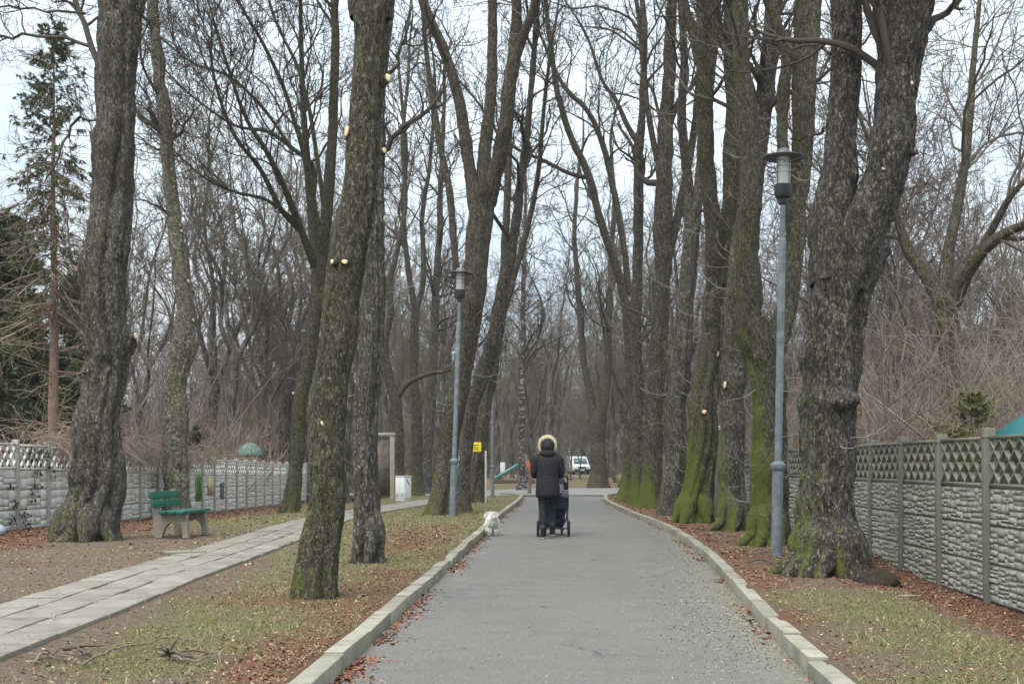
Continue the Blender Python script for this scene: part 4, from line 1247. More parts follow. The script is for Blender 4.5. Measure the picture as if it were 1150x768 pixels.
hero('alley_tree', 'tall straight dark trunk in the far right row with upswept boughs', 31.5,
     [(731, 570, 24), (731, 540, 21), (734, 490, 19), (737, 430, 19), (741, 370, 19), (743, 300, 19), (744, 230, 19), (747, 160, 17), (751, 90, 14), (754, 20, 12), (757, -60, 10), (760, -140, 8)],
     [[(750, 290, 10, .2), (764, 230, 9, .3), (776, 170, 8, .4), (784, 100, 7, .6), (790, 30, 6, .8)], [(738, 180, 7), (730, 140, 6.5), (724, 90, 6), (718, 30, 5), (712, -30, 4)], [(752, 140, 7), (764, 110, 6), (778, 95, 5), (790, 60, 4)]],
     [], bark='bark_brown', seed=27, flare=0.3, barkamp=0.018, wk=1.17, moss=(0.85, 1.0, 0.4, -1, -.2, 0.08), crown=dict(k1=8, len1=2.6, tmin=0.25, k2=6, k3=5, k4=3, trunk_too=True, rmin=0.0055), shoots=60, res=(40, 0.08))

hero('alley_tree', 'slim upright trunk left of the tall straight dark one in the right row', 33.5,
     [(717, 567, 18), (716, 530, 15), (716, 480, 13), (716, 420, 12), (715, 350, 12), (716, 280, 11), (717, 210, 11), (718, 160, 10)],
     [[(718, 170, 9), (722, 110, 8), (724, 50, 7), (721, -10, 6), (718, -80, 5)], [(716, 160, 7), (704, 140, 5.5), (690, 110, 4.5), (676, 90, 3.5)]],
     [], bark='bark_grey', seed=28, flare=0.35, barkamp=0.015, wk=1.17, moss=(0.85, 1.0, 0.4, -1, -.2, 0.08), crown=dict(k1=10, len1=2.3, tmin=0.25, k2=6, k3=5, k4=3, rmin=0.006), shoots=50, res=(34, 0.09))

hero('alley_tree', 'last mossy tree of the right row with long limbs sweeping left', 37.0,
     [(705, 563, 19), (706, 530, 16), (708, 480, 14), (708, 420, 13), (707, 370, 12), (703, 340, 11)],
     [[(704, 350, 9), (692, 300, 9), (675, 250, 8.5), (660, 195, 8), (640, 150, 7), (626, 105, 6.5), (617, 40, 5.5), (610, -20, 4.5)],
      [(706, 330, 8, .4), (700, 275, 7, .6), (690, 215, 7, .8), (676, 160, 6, 1), (658, 122, 5.5, 1.2), (640, 105, 5, 1.3), (624, 80, 4, 1.4)],
      [(662, 200, 5), (640, 195, 4.5), (610, 180, 4), (582, 168, 3.5), (560, 150, 3)]],
     [], bark='bark_brown', seed=29, flare=0.5, barkamp=0.018, wk=1.17, moss=(0.85, 1.0, 0.4, -1, -.2, 0.08), crown=dict(k1=8, len1=2.0, tmin=0.25, k2=6, k3=5, k4=3, rmin=0.006), shoots=50, res=(34, 0.09))

# ---- beyond the cross path
hero('park_tree', 'dark double trunked tree beyond the cross path next to the white van', 62,
     [(671, 549, 24), (671, 520, 20), (672, 490, 19), (674, 460, 18)],
     [[(668, 500, 11), (664, 450, 10), (655, 400, 8), (650, 330, 7), (645, 260, 6), (650, 190, 4)], [(676, 480, 11), (682, 420, 10), (684, 360, 9), (686, 300, 7), (690, 230, 6), (686, 160, 4)]],
     [], bark='bark_brown', seed=30, flare=0.3, moss=(0.2, 1, .2, -1, 0, 0.02), crown=dict(k1=12, len1=3.6, tmin=0.2, k2=6, k3=5, k4=3, rmin=0.011), res=(24, 0.18))
hero('birch_tree', 'black and white barked birch left of the walking person', 57,
     [(586, 550, 11), (586, 510, 9), (586, 460, 8), (587, 400, 7), (588, 330, 6), (590, 260, 5), (590, 190, 4)],
     [], [], bark='birch', seed=31, flare=0.5, barkamp=0.005, crown=dict(k1=26, len1=2.4, tmin=0.35, k2=6, k3=5, k4=3, rmin=0.009, trop=0.0), res=(20, 0.18))

def far_tree(proto, u, Y, s, rz, name, label, group, v=None):
    X = (u - CU) * Y / F
    tr, cr_ = proto
    o = empty(name, (X, Y, float(zg(X, Y))), rz, label, 'tree', group)
    o.scale = (s, s, s)
    link('trunk', tr, o); link('crown', cr_, o)
    return o

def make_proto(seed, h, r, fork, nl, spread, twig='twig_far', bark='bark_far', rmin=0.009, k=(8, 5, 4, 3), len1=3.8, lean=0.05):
    rng = np.random.default_rng(seed)
    n = 9
    zs = np.linspace(0, fork, n)
    tp = np.stack([np.cumsum(rng.normal(0, lean, n)) * (zs > 0.1), np.cumsum(rng.normal(0, lean, n)) * (zs > 0.1), zs], -1)
    tr = r * np.linspace(1, 0.72, n)
    acc = Acc(); NN = []
    p, rr = resample(np.concatenate([[tp[0] - [0, 0, .2]], tp]), np.concatenate([[tr[0]], tr]), 0.2)
    V, fc, N = ring_tube(p, rr, 14, seed, True, 0.4, 5, 0.015, 0.08); acc.add(V, fc); NN.append(N)
    L0, R0 = [], []
    for k_ in range(nl):
        a = k_ * 2 * np.pi / nl + rng.uniform(-.5, .5)
        top = h * rng.uniform(0.6, 0.85)
        sp = spread * rng.uniform(0.5, 1.2)
        q = [tp[-1] - [0, 0, 0.2]]
        m = 6
        for i in range(1, m):
            t = i / (m - 1)
            q.append(tp[-1] + np.array([np.cos(a) * sp * t ** 0.8 + rng.normal(0, .15), np.sin(a) * sp * t ** 0.8 + rng.normal(0, .15), (top - fork) * t]))
        q = np.array(q); qr = r * 0.72 / (nl ** 0.42) * np.linspace(1, 0.3, m)
        p, rr = resample(q, qr, 0.3)
        V, fc, N = ring_tube(p, rr, 9, seed + k_, False, bark=0.01, lump=0.06); acc.add(V, fc); NN.append(N)
        e = even(p, rr); L0.append(e[0]); R0.append(e[1])
    me = acc.mesh('far_trunk', [M[bark]])
    fattr(me, 'moss', moss_vals(np.concatenate(acc.v), np.concatenate(NN), 0, (0.4, 1.5, 0.3, -1, 0, 0.08)))
    ac = crown_from(np.array(L0), np.array(R0), rng, k1=k[0], len1=len1, tmin=0.1, k2=k[1], k3=k[2], k4=k[3], rmin=rmin, trop=0.05)
    return me, ac.mesh('far_crown', [M[twig]])

PROTO = [make_proto(101, 15, 0.2, 5.0, 3, 2.2), make_proto(102, 13, 0.16, 3.5, 4, 2.6), make_proto(103, 16, 0.22, 6.5, 2, 1.4),
         make_proto(104, 12, 0.13, 3.0, 3, 1.8, twig='twig_mauve'), make_proto(105, 17, 0.26, 4.5, 4, 3.0), make_proto(106, 11, 0.11, 2.2, 4, 1.8, twig='twig_mauve')]

def wood():
    rng = np.random.default_rng(55)
    def put(u, Y, k, s, nm, lb, gr):
        far_tree(PROTO[k], u, Y, s, rng.uniform(0, 6.28), nm, lb, gr)
    # left wood behind the white fence
    for i in range(34):
        for _ in range(60):
            u, Y = rng.uniform(-60, 345), rng.uniform(34, 110)
            X = (u - CU) * Y / F
            if X < -11.8 - 0.02 * Y: break
        else:
            continue
        k = int(rng.choice([0, 1, 3, 3, 5, 5]))
        put(u, Y, k, rng.uniform(0.75, 1.0), 'bare_tree', 'thin bare mauve grey tree in the wood behind the white fence', 'trees of the wood behind the white fence')
    for i in range(44):
        for _ in range(60):
            u, Y = rng.uniform(800, 1230), rng.uniform(24, 90)
            X = (u - CU) * Y / F
            if X > 6.0: break
        else:
            continue
        k = int(rng.choice([0, 1, 2, 3, 4, 5]))
        put(u, Y, k, rng.uniform(0.75, 1.05), 'bare_tree', 'bare twiggy tree in the wood behind the stone fence', 'trees of the wood behind the stone fence')
    # park beyond the cross path
    spots = []
    for i in range(62):
        for _ in range(80):
            u, Y = rng.uniform(395, 800), rng.uniform(66, 150)
            X = (u - CU) * Y / F
            if abs(u - 648) < 16 and Y < 150: continue
            if abs(u - 571) < 18 and Y < 90: continue
            if all(abs(X - a) + abs(Y - b) * 0.5 > 2.3 for a, b in spots): break
        spots.append((X, Y))
        put(u, Y, int(rng.choice([0, 1, 2, 2, 4, 0])), rng.uniform(0.85, 1.15), 'bare_tree', 'bare tree of the wood beyond the cross path', 'trees of the wood beyond the cross path')
    for (u, Y, k, s_) in ((262, 44, 0, 1.15), (232, 50, 4, 1.1), (296, 47, 1, 1.2), (205, 58, 0, 1.2), (160, 46, 1, 1.05), (320, 56, 4, 1.2), (128, 60, 4, 1.1)):
        put(u, Y, k, s_, 'bare_tree', 'tall bare branching tree rising above the wood behind the white fence', 'tall trees behind the white fence')
    for i in range(20):
        u, Y = 572 + 118 * (i + rng.uniform(0, .8)) / 20, rng.uniform(92, 150)
        if abs(u - 649) < 13: Y = rng.uniform(156, 175)
        put(u, Y, int(rng.choice([0, 1, 3, 5, 4])), rng.uniform(1.0, 1.25), 'bare_tree', 'bare tree of the wood beyond the cross path', 'trees of the wood beyond the cross path')
    for (u, Y) in ((641.5, 90), (651.5, 96)):
        put(u, Y, 5, 0.62, 'bare_tree', 'slender young tree standing in front of the far white van', 'young trees before the van')
    # between the fence end and the alley
    for (u, Y, k, s) in ((398, 52, 1, 1.0), (418, 60, 2, 1.0), (388, 40, 0, .9), (340, 50, 2, 1.0), (372, 62, 4, 1.0), (300, 58, 0, 1.0), (508, 58, 2, 1.0)):
        put(u, Y, k, s, 'bare_tree', 'bare tree standing past the far end of the white fence', 'trees past the end of the white fence')
    for (u, Y, k, s) in ((722, 60, 2, 1.05), (700, 66, 0, 1.1), (745, 52, 2, 1.0), (770, 44, 0, 1.0)):
        put(u, Y, k, s, 'bare_tree', 'bare tree showing through behind the mossy right row', 'trees behind the mossy right row')
wood()

# the old spreading tree behind the right fence
hero('old_tree', 'gnarled low forking tree behind the stone fence at the right', 22,
     [(1066, 480, 26), (1068, 440, 24), (1066, 400, 24), (1064, 360, 26), (1064, 335, 30)],
     [[(1060, 345, 20), (1040, 310, 18, .3), (1022, 285, 15, .5), (1010, 250, 11, .6), (1000, 215, 8, .7), (990, 190, 6, .8)], [(1068, 345, 20), (1085, 310, 17, -.3), (1105, 280, 15, -.6), (1128, 262, 13, -.8), (1155, 250, 10, -1), (1190, 230, 7, -1.2)],
      [(1064, 340, 16), (1066, 280, 14, .4), (1078, 220, 12, .8), (1088, 150, 10, 1.1), (1092, 80, 8, 1.4), (1100, 0, 6, 1.6)], [(1090, 300, 11, -.4), (1115, 255, 10, -.7), (1135, 220, 8, -1), (1160, 190, 6, -1.2)]],
     [], bark='bark_brown', seed=35, flare=0.4, moss=(0.3, 2, .3, -1, 0, 0.25), crown=dict(k1=12, len1=2.6, tmin=0.2, k2=7, k3=6, k4=4, rmin=0.0055, trop=0.02), res=(30, 0.09), twig='twig_far')

# ------------------------------------------------------------------ thickets, conifers, shrubs
def thicket(name, label, boxes, n, hmin, hmax, mat, seed, rmin=0.008, k2=5, k3=4, lean=0.25, trop=0.06, group=None, kind='stuff', cat='brushwood'):
    rng = np.random.default_rng(seed)
    ps = []
    for (x0, x1, y0, y1, wgt) in boxes:
        m = int(n * wgt)
        ps.append(np.stack([rng.uniform(x0, x1, m), rng.uniform(y0, y1, m)], -1))
    ps = np.concatenate(ps)
    p = np.stack([ps[:, 0], ps[:, 1], zg(ps[:, 0], ps[:, 1]) - 0.05], -1)
    m = len(p)
    d = np.stack([rng.normal(0, lean, m), rng.normal(0, lean, m), np.ones(m)], -1)
    L = rng.uniform(hmin, hmax, m)
    acc = Acc()
    B1, S1 = grow(p, d, L, rmin * 1.6 + L * 0.004, 7, rng, 0.12, trop, 0.35)
    acc.add(*tubes_batch(B1, S1, 4))
    p, d, r, t = spawn(B1, S1, k2, rng, 0.2, 1.0, 0.7, 0.25)
    B2, S2 = grow(p, d, np.repeat(L, k2) * 0.4 * rng.uniform(0.5, 1.2, len(p)), np.clip(r * 0.6, rmin, 1), 5, rng, 0.18, trop, 0.5)
    acc.add(*tubes_batch(B2, S2, 3))
    p, d, r, t = spawn(B2, S2, k3, rng, 0.2, 1.0, 0.75, 0.25)
    B3, S3 = grow(p, d, np.repeat(np.repeat(L, k2), k3) * 0.2 * rng.uniform(0.5, 1.2, len(p)), np.clip(r * 0.7, rmin * 0.8, 1), 4, rng, 0.2, trop, 0.6)
    acc.add(*tubes_batch(B3, S3, 3))
    o = link(name, acc.mesh(name, [M[mat]]))
    tag(o, label, cat, group, kind)
    return o
thicket('brushwood', 'mauve grey brushwood massed behind the white fence', [(-34, -12.5, 36, 56, 0.55), (-48, -14, 56, 90, 0.6)], 560, 3, 6.5, 'twig_mauve', 61, 0.01)
thicket('brushwood', 'tan pink brushwood massed behind the stone fence', [(4.9, 12, 16.5, 30, 0.6), (5.5, 20, 28, 52, 0.6)], 900, 1.5, 3.9, 'twig_tan', 62, 0.006, 6, 5, 0.5, -0.02)
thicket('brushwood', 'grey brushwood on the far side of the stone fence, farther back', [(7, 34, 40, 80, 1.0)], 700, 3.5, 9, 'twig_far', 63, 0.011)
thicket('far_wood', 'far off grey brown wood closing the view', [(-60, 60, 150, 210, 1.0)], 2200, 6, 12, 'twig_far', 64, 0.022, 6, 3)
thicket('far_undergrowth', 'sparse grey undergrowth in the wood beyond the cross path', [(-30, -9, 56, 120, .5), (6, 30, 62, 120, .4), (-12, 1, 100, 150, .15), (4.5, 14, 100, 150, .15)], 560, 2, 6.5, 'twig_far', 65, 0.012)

def conifer(name, label, u, Y, h, rbot, dens, seed, bare=0.0, needle='needle', deadtwigs=0, droop=0.25, spread=1.0, clump=0.22, hang=0.12):
    rng = np.random.default_rng(seed)
    X = (u - CU) * Y / F
    z0 = float(zg(X, Y))
    root = empty(name, (X, Y, z0), 0, label, 'tree')
    zs = np.linspace(-0.1, h, 14)
    tp = np.stack([np.cumsum(rng.normal(0, 0.02, 14)), np.cumsum(rng.normal(0, 0.02, 14)), zs], -1)
    p, r = resample(tp, rbot * (1.02 - zs / h).clip(0.03), 0.15)
    V, fc, N = ring_tube(p, r, 14, seed, True, 0.3, 5, 0.008)
    link('trunk', new_mesh(name + '_trunk', V, fc, [M['spruce_bark']], smooth=True), root)
    nb = dens
    t = rng.uniform(bare, 0.985, nb)
    zc = t * h
    a = rng.uniform(0, 2 * np.pi, nb)
    L = (0.12 + (1 - t) ** 0.8 * 0.27 * h * spread) * rng.uniform(0.55, 1.15, nb)
    p0 = np.stack([np.interp(zc, zs, tp[:, 0]), np.interp(zc, zs, tp[:, 1]), zc], -1)
    d0 = np.stack([np.cos(a), np.sin(a), np.where(t > 0.75, 0.5, 0.0) - droop * (1 - t)], -1)
    B, S = grow(p0, d0, L, np.clip(L * 0.012, 0.008, 0.04), 7, rng, 0.1, -0.02, 0.3)
    acc = Acc(); acc.add(*tubes_batch(B, S, 4))
    p, d, r, tt = spawn(B, S, 7, rng, 0.15, 1.0, 0.9, 0.2)
    B2, S2 = grow(p, d, np.repeat(L, 7) * 0.3 * rng.uniform(0.5, 1.1, len(p)) * (1.2 - tt), np.full(len(p), 0.006), 5, rng, 0.15, -hang, 0.5)
    acc.add(*tubes_batch(B2, S2, 3))
    link('branches', acc.mesh(name + '_br', [M['dead_twig'] if deadtwigs else M['spruce_bark']]), root)
    # needle sprays
    def sprays(Bx, per, ln):
        m, n, _ = Bx.shape
        tq = rng.uniform(0.25, 1, (m, per)) * (n - 1) * 0.999
        i = tq.astype(int); f = (tq - i)[..., None]; idx = np.arange(m)[:, None]
        q = (Bx[idx, i] * (1 - f) + Bx[idx, i + 1] * f).reshape(-1, 3)
        dd = unit(Bx[idx, i + 1] - Bx[idx, i]).reshape(-1, 3)
        rv = unit(rng.normal(0, 1, q.shape) + dd * 1.2 + np.array([0, 0, -0.5]))
        l = ln * rng.uniform(0.5, 1.2, len(q))[:, None]
        sd = unit(np.cross(rv, rng.normal(0, 1, q.shape))) * l * 0.16
        Vx = np.stack([q - sd, q + sd, q + rv * l], 1).reshape(-1, 3)
        return Vx
    keep = rng.uniform(0, 1, len(B2)) < 0.85
    Vx = np.concatenate([sprays(B2[keep], 14, clump), sprays(B, 14, clump)])
    link('foliage', new_mesh(name + '_fol', Vx, np.arange(len(Vx)).reshape(-1, 3), [M[needle]]), root)
    if deadtwigs:
        p, d, r, tt = spawn(np.repeat(tp[None], 1, 0), rbot * np.ones((1, 14)), deadtwigs, rng, 0.08, 0.72, 1.45, 0.2)
        D, DS = grow(p, d, rng.uniform(0.6, 2.0, len(p)), np.full(len(p), 0.011), 7, rng, 0.13, -0.03, 0.4)
        ac = Acc(); ac.add(*tubes_batch(D, DS, 4))
        p, d, r, tt = spawn(D, DS, 5, rng, 0.2, 1, 0.8, 0.2)
        D2, DS2 = grow(p, d, rng.uniform(0.2, 0.8, len(p)), np.full(len(p), 0.006), 5, rng, 0.15, -0.02, 0.5)
        ac.add(*tubes_batch(D2, DS2, 3))
        link('dead_twigs', ac.mesh(name + '_dead', [M['dead_twig']]), root)
    return root
conifer('spruce_tree', 'tall thin spruce with a bare lower trunk behind the white fence', 60, 25, 10.9, 0.13, 260, 71, bare=0.4, deadtwigs=90, spread=0.9, droop=0.75, clump=0.095, needle='needle_mid', hang=0.3)
conifer('spruce_tree', 'dense dark green spruce at the left edge behind the white fence', 12, 29, 7.6, 0.14, 640, 72, bare=0.05, spread=1.35, clump=0.16)
conifer('spruce_tree', 'smaller dark spruce between the thin spruce and the thick leaning tree', 92, 31, 6.4, 0.1, 330, 73, bare=0.06, spread=1.2, clump=0.17)
conifer('evergreen_shrub', 'small light green evergreen bush behind the stone fence near the teal roof', 1086, 15.6, 2.1, 0.025, 95, 74, bare=0.25, needle='needle_light', spread=2.0, droop=-0.55, clump=0.075)
conifer('evergreen_shrub', 'faint green pine sapling behind the white fence right of the pale tree', 220, 35, 2.5, 0.04, 26, 75, bare=0.5, spread=0.9, droop=-0.3, clump=0.18)

# ------------------------------------------------------------------ fences
def stone_slab(seed, wd, ht, big=False):
    """stacked rubble faces on a darker backing slab"""
    rng = random.Random(seed); mb = MB()
    mb.box((wd / 2, -0.014, ht / 2), (wd, 0.045, ht - 0.004), mi=1)
    def stone(x0, x1, z0, z1):
        g = rng.uniform(0.003, 0.007) if not big else rng.uniform(0.004, 0.009)
        d = rng.uniform(0.003, 0.016) if not big else rng.uniform(0.002, 0.0045)
        i = rng.uniform(0.002, 0.006)
        j = lambda: rng.uniform(-0.004, 0.004) * (0.4 if big else 1)
        x0 += g + max(0, j()); x1 -= g + max(0, j()); z0 += g + max(0, j()) * .6; z1 -= g + max(0, j()) * .6
        y0 = 0.0065; y1 = 0.0095 + d
        tl, tw = (rng.uniform(-.006, .006), rng.uniform(-.004, .004)) if not big else (rng.uniform(-.002, .002), rng.uniform(-.001, .001))
        xm, zm = (x0 + x1) / 2 + j() * 3, (z0 + z1) / 2 + j()
        vs = [(x0, y0, z0), (x1, y0, z0), (x1, y0, z1), (x0, y0, z1),
              (x0 + i + j(), max(.009, y1 - tl - tw + j()), z0 + i + abs(j())), (x1 - i + j(), max(.009, y1 + tl - tw + j()), z0 + i + abs(j())),
              (x1 - i + j(), max(.009, y1 + tl + tw + j()), z1 - i - abs(j())), (x0 + i + j(), max(.009, y1 - tl + tw + j()), z1 - i - abs(j())), (xm, y1 + (0.0 if big else 0.003), zm)]
        mb.add(vs, [(4, 5, 8), (5, 6, 8), (6, 7, 8), (7, 4, 8), (0, 1, 5, 4), (1, 2, 6, 5), (2, 3, 7, 6), (3, 0, 4, 7)], 0)
    def split(x0, x1, z0, z1, depth=0):
        w, h = x1 - x0, z1 - z0
        mw, mh = (0.2, 0.075) if not big else (0.42, 0.16)
        if w > mw * rng.uniform(0.7, 1.5) and w > h * 1.2 and w > 0.12:
            c = x0 + w * rng.uniform(0.3, 0.7); split(x0, c, z0, z1, depth + 1); split(c, x1, z0, z1, depth + 1)
        elif h > mh * rng.uniform(0.7, 1.5) and h > 0.06:
            c = z0 + h * rng.uniform(0.34, 0.66); split(x0, x1, z0, c, depth + 1); split(x0, x1, c, z1, depth + 1)
        else:
            stone(x0, x1, z0, z1)
    split(0.0, wd, 0.006, ht - 0.006)
    return mb

def lattice_slab(wd, ht, nx, nz, thick=0.042, bar=0.03):
    mb = MB()
    fr = 0.035
    mb.box((wd / 2, 0, fr / 2), (wd, thick, fr)); mb.box((wd / 2, 0, ht - fr / 2), (wd, thick, fr))
    x0, x1, z0, z1 = 0.0, wd, fr, ht - fr
    dx, dz = (x1 - x0) / nx, (z1 - z0) / nz
    # lens shaped bars: each diamond cell edge is a short tapered bar
    for i in range(nx):
        for k in range(nz):
            for s in (0, 1):
                ax, bx = (x0 + i * dx, x0 + (i + 1) * dx)
                az, bz = (z0 + k * dz, z0 + (k + 1) * dz)
                if (i + k + s) % 2: pass
                a = np.array([ax if s else bx, 0, az]); b = np.array([bx if s else ax, 0, bz])
                if (i + k) % 2 != s: continue
                d = b - a; L = np.linalg.norm(d); d /= L
                n_ = np.array([-d[2], 0, d[0]])
                w0, w1 = bar * 0.5, bar * 0.28
                m_ = (a + b) / 2
                vs = []
                for y in (-thick / 2 + .004, thick / 2 - .004):
                    vs += [a - n_ * w0 + [0, y, 0], a + n_ * w0 + [0, y, 0], m_ + n_ * w1 + [0, y * 1.2, 0], b + n_ * w0 + [0, y, 0], b - n_ * w0 + [0, y, 0], m_ - n_ * w1 + [0, y * 1.2, 0]]
                mb.add(vs, [(0, 1, 2, 5), (5, 2, 3, 4), (11, 8, 7, 6), (10, 9, 8, 11), (1, 7, 8, 2), (2, 8, 9, 3), (0, 5, 11, 6), (5, 4, 10, 11)])
    return mb

def fence(name, label, a, b, bay, ht, nslab, sl, lat, mats, zfun, big, nx, nz, pcap):
    a, b = np.array(a, float), np.array(b, float)
    d = b - a; L = np.linalg.norm(d); d /= L
    rz = math.atan2(d[1], d[0])
    root = empty(name, (a[0], a[1], 0), rz, label, 'fence')
    n = int(L / bay)
    pw = 0.085
    slabs = [stone_slab(200 + k + (50 if big else 0), bay - pw + 0.03, sl, big).mesh('stone_panel', [M[mats[0]], M[mats[3]]]) for k in range(5)]
    lt = lattice_slab(bay - pw + 0.03, lat, nx, nz).mesh('lattice_panel', M[mats[2]])
    pm = MB()
    pm.box((0, 0, (ht + 0.25) / 2 - 0.25), (pw, 0.11, ht + 0.25 + pcap), 0.008)
    pm.box((0, 0, (ht + pcap) - 0.12), (pw + 0.012, 0.122, 0.012), 0.003)
    pmesh = pm.mesh('post', M[mats[1]])
    rng = random.Random(4)
    for i in range(n + 1):
        c = a + d * i * bay
        z = zfun(c[0], c[1])
        link('post', pmesh, root, (i * bay, 0, z + rng.uniform(-.01, .02)), (rng.uniform(-.012, .012), rng.uniform(-.008, .008), 0))
        if i == n: break
        c2 = a + d * (i + 0.5) * bay
        zb = zfun(c2[0], c2[1]) + ht - lat - nslab * sl - 0.02
        for k in range(nslab):
            link('stone_panel', slabs[rng.randrange(5)], root, (i * bay + pw / 2 - 0.015, 0, zb + k * sl), (0, 0, 0))
        link('lattice_panel', lt, root, (i * bay + pw / 2 - 0.015, 0.004, zb + nslab * sl + 0.002))
    return root, rz, n
sf, sf_rz, _ = fence('stone_fence', 'long grey concrete fence of stacked stone panels with pierced diamond tops on the right', (3.93, 6.55), (4.15, 46.5), 1.37, 1.485, 3, 0.352, 0.47,
      ('stone', 'post', 'lattice', 'mortar'), lambda x, y: 0.05, False, 11, 4, 0.075)
def zl(x, y): return float(np.interp(y, [10, 19.6, 32, 42.4, 50], [0.14, 0.12, -0.08, -0.2, -0.22]))
# left fence runs towards the camera so that its front faces the path
wf, wf_rz, wn_bays = fence('white_fence', 'long white painted concrete fence with lattice top on the left behind the bench', (-10.42, 47.2), (-9.12, 13.2), 1.3, 1.52, 3, 0.35, 0.44,
      ('white_stone', 'white_post', 'white_lattice', 'white_mortar'), zl, True, 10, 3, 0.08)

def graffiti(u0, u1, v0, v1, mat, nm, label, holes=None, seed=0):
    """paint on the white fence face, as a part of the fence"""
    rng = random.Random(seed)
    d = np.array([-9.12 + 10.42, 13.2 - 47.2]); L = np.linalg.norm(d); d /= L
    nrm = np.array([-d[1], d[0]])
    def s_of(u):
        k = (u - CU) / F
        # -10.42 + d0*s = k*(47.2 + d1*s)
        return (k * 47.2 + 10.42) / (d[0] - k * d[1])
    s0, s1 = s_of(u0), s_of(u1)
    Yc = 47.2 + d[1] * (s0 + s1) / 2
    z0, z1 = H - (v1 - CV) * Yc / F, H - (v0 - CV) * Yc / F
    mb = MB()
    n = 16
    cx, cz = (s0 + s1) / 2, (z0 + z1) / 2
    if holes == 'squiggle':
        for q in range(3):
            pts = []
            for i in range(14):
                t = i / 13
                pts.append((cx + (s1 - s0) * 0.4 * math.sin(t * 9 + q * 2), 0.03, z0 + (z1 - z0) * (t * .9 + .05)))
            mb.tube(pts, 0.012, 5)
    else:
        vs = []
        for i in range(n):
            t = i / n * 2 * math.pi
            c, s = math.cos(t), math.sin(t)
            vs.append((cx + abs(s1 - s0) / 2 * math.copysign(abs(c) ** 0.4, c) * rng.uniform(.92, 1.04), 0.027, cz + (z1 - z0) / 2 * math.copysign(abs(s) ** 0.4, s) * rng.uniform(.95, 1.03)))
        vs2 = [(a, 0.012, c) for a, b, c in vs]
        mb.add(vs + vs2, [list(range(n))[::-1]] + [(i, (i + 1) % n, n + (i + 1) % n, n + i) for i in range(n)])
    o = mb.build(nm, mat, wf)
    o['label'] = label
graffiti(218.5, 226, 532, 563, M['graf_green'], 'graffiti', 'tall green graffiti patch')
graffiti(220, 224.5, 534, 560, M['graf_dark'], 'graffiti', 'dark squiggle over the green patch', 'squiggle')
graffiti(232, 240.5, 535, 556, M['graf_yellow'], 'graffiti', 'faded yellow graffiti patch')
graffiti(246, 251, 541, 561, M['graf_dark'], 'graffiti', 'dark painted squiggle on white panel', 'squiggle', 3)

# dry vines hanging over the left fence
def vines():
    rng = np.random.default_rng(81)
    m = 1700
    y = rng.uniform(17.5, 33, m) ; 
    x = -9.12 + (13.2 - y) * (1.3 / 34.0)
    top = np.array([zl(a, b) for a, b in zip(x, y)]) + 1.56
    dens = np.interp(y, [17, 20.6, 21.3, 22, 28, 30, 33], [0.1, 0.12, 0.35, 1, 1, .7, .25])
    k = rng.uniform(0, 1, m) < dens
    x, y, top = x[k], y[k], top[k]
    m = len(x)
    p = np.stack([x + rng.normal(-0.05, 0.08, m), y, top + rng.uniform(-0.12, 0.1, m)], -1)
    d = np.stack([rng.uniform(-0.3, 0.7, m), rng.normal(0, .5, m), rng.uniform(0.0, 0.9, m)], -1)
    B, S = grow(p, d, rng.uniform(0.25, 0.8, m), np.full(m, 0.0065), 7, rng, 0.14, -0.28, 0.6)
    acc = Acc(); acc.add(*tubes_batch(B, S, 3))
    p, d, r, t = spawn(B, S, 3, rng, 0.2, 1, .7, .2)
    B2, S2 = grow(p, d, rng.uniform(.08, .3, len(p)), np.full(len(p), 0.005), 4, rng, .2, -.2, .7)
    acc.add(*tubes_batch(B2, S2, 3))
    o = link('dry_vines', acc.mesh('dry_vines', [M['dry']]))
    tag(o, 'reddish dry vines hanging over the top of the white fence', 'vines', kind='stuff')
vines()
thicket('dry_brush', 'pale dry stalks standing behind the white fence by the teal cover', [(-11.6, -10.4, 33, 43, 1.0)], 90, 1.6, 3.0, 'dead_twig', 83, 0.007, 4, 3, 0.35)

def ivy():
    rng = np.random.default_rng(84)
    c = []
    for (u, v, n, s) in ((43, 510, 26, 9), (52, 512, 24, 8), (36, 515, 16, 8), (28, 580, 24, 7), (14, 584, 16, 5), (18, 567, 10, 4), (41, 547, 14, 5), (38, 560, 10, 5), (32, 592, 10, 4), (12, 546, 9, 4), (60, 528, 10, 5), (44, 532, 14, 4), (22, 600, 8, 5)):
        Yc = 21.3 - (u - 20) * 0.0 - 1.2 * (45 - u) / 41
        n = int(n * 1.5)
        uu = u + rng.normal(0, s * 0.6, n); vv = v + rng.normal(0, s * 0.6, n)
        xx = -9.12 + (13.2 - Yc) * (1.3 / 34) + 0.07
        k = (uu - CU) / F
        Yv = (-9.12 + 13.2 * 1.3 / 34 + 0.075) / (k + 1.3 / 34)
        c.append(np.stack([k * Yv, Yv, H - (vv - CV) * Yv / F], -1))
    c = np.concatenate(c); n = len(c)
    s = rng.uniform(0.018, 0.045, n)[:, None]
    a = unit(np.stack([rng.normal(0, .35, n), rng.normal(0, 1, n), rng.normal(0, 1, n)], -1)); b = unit(np.cross(a, np.array([[1.0, 0.2, 0.3]])))
    V = np.stack([c - a * s, c - b * s * .8, c + a * s, c + b * s * .8], 1).reshape(-1, 3)
    fc = np.arange(n * 4).reshape(-1, 4)
    o = link('ivy', new_mesh('ivy', V, fc, [M['ivy']]))
    tag(o, 'dark ivy sprigs climbing the nearest white fence panels', 'ivy')
ivy()

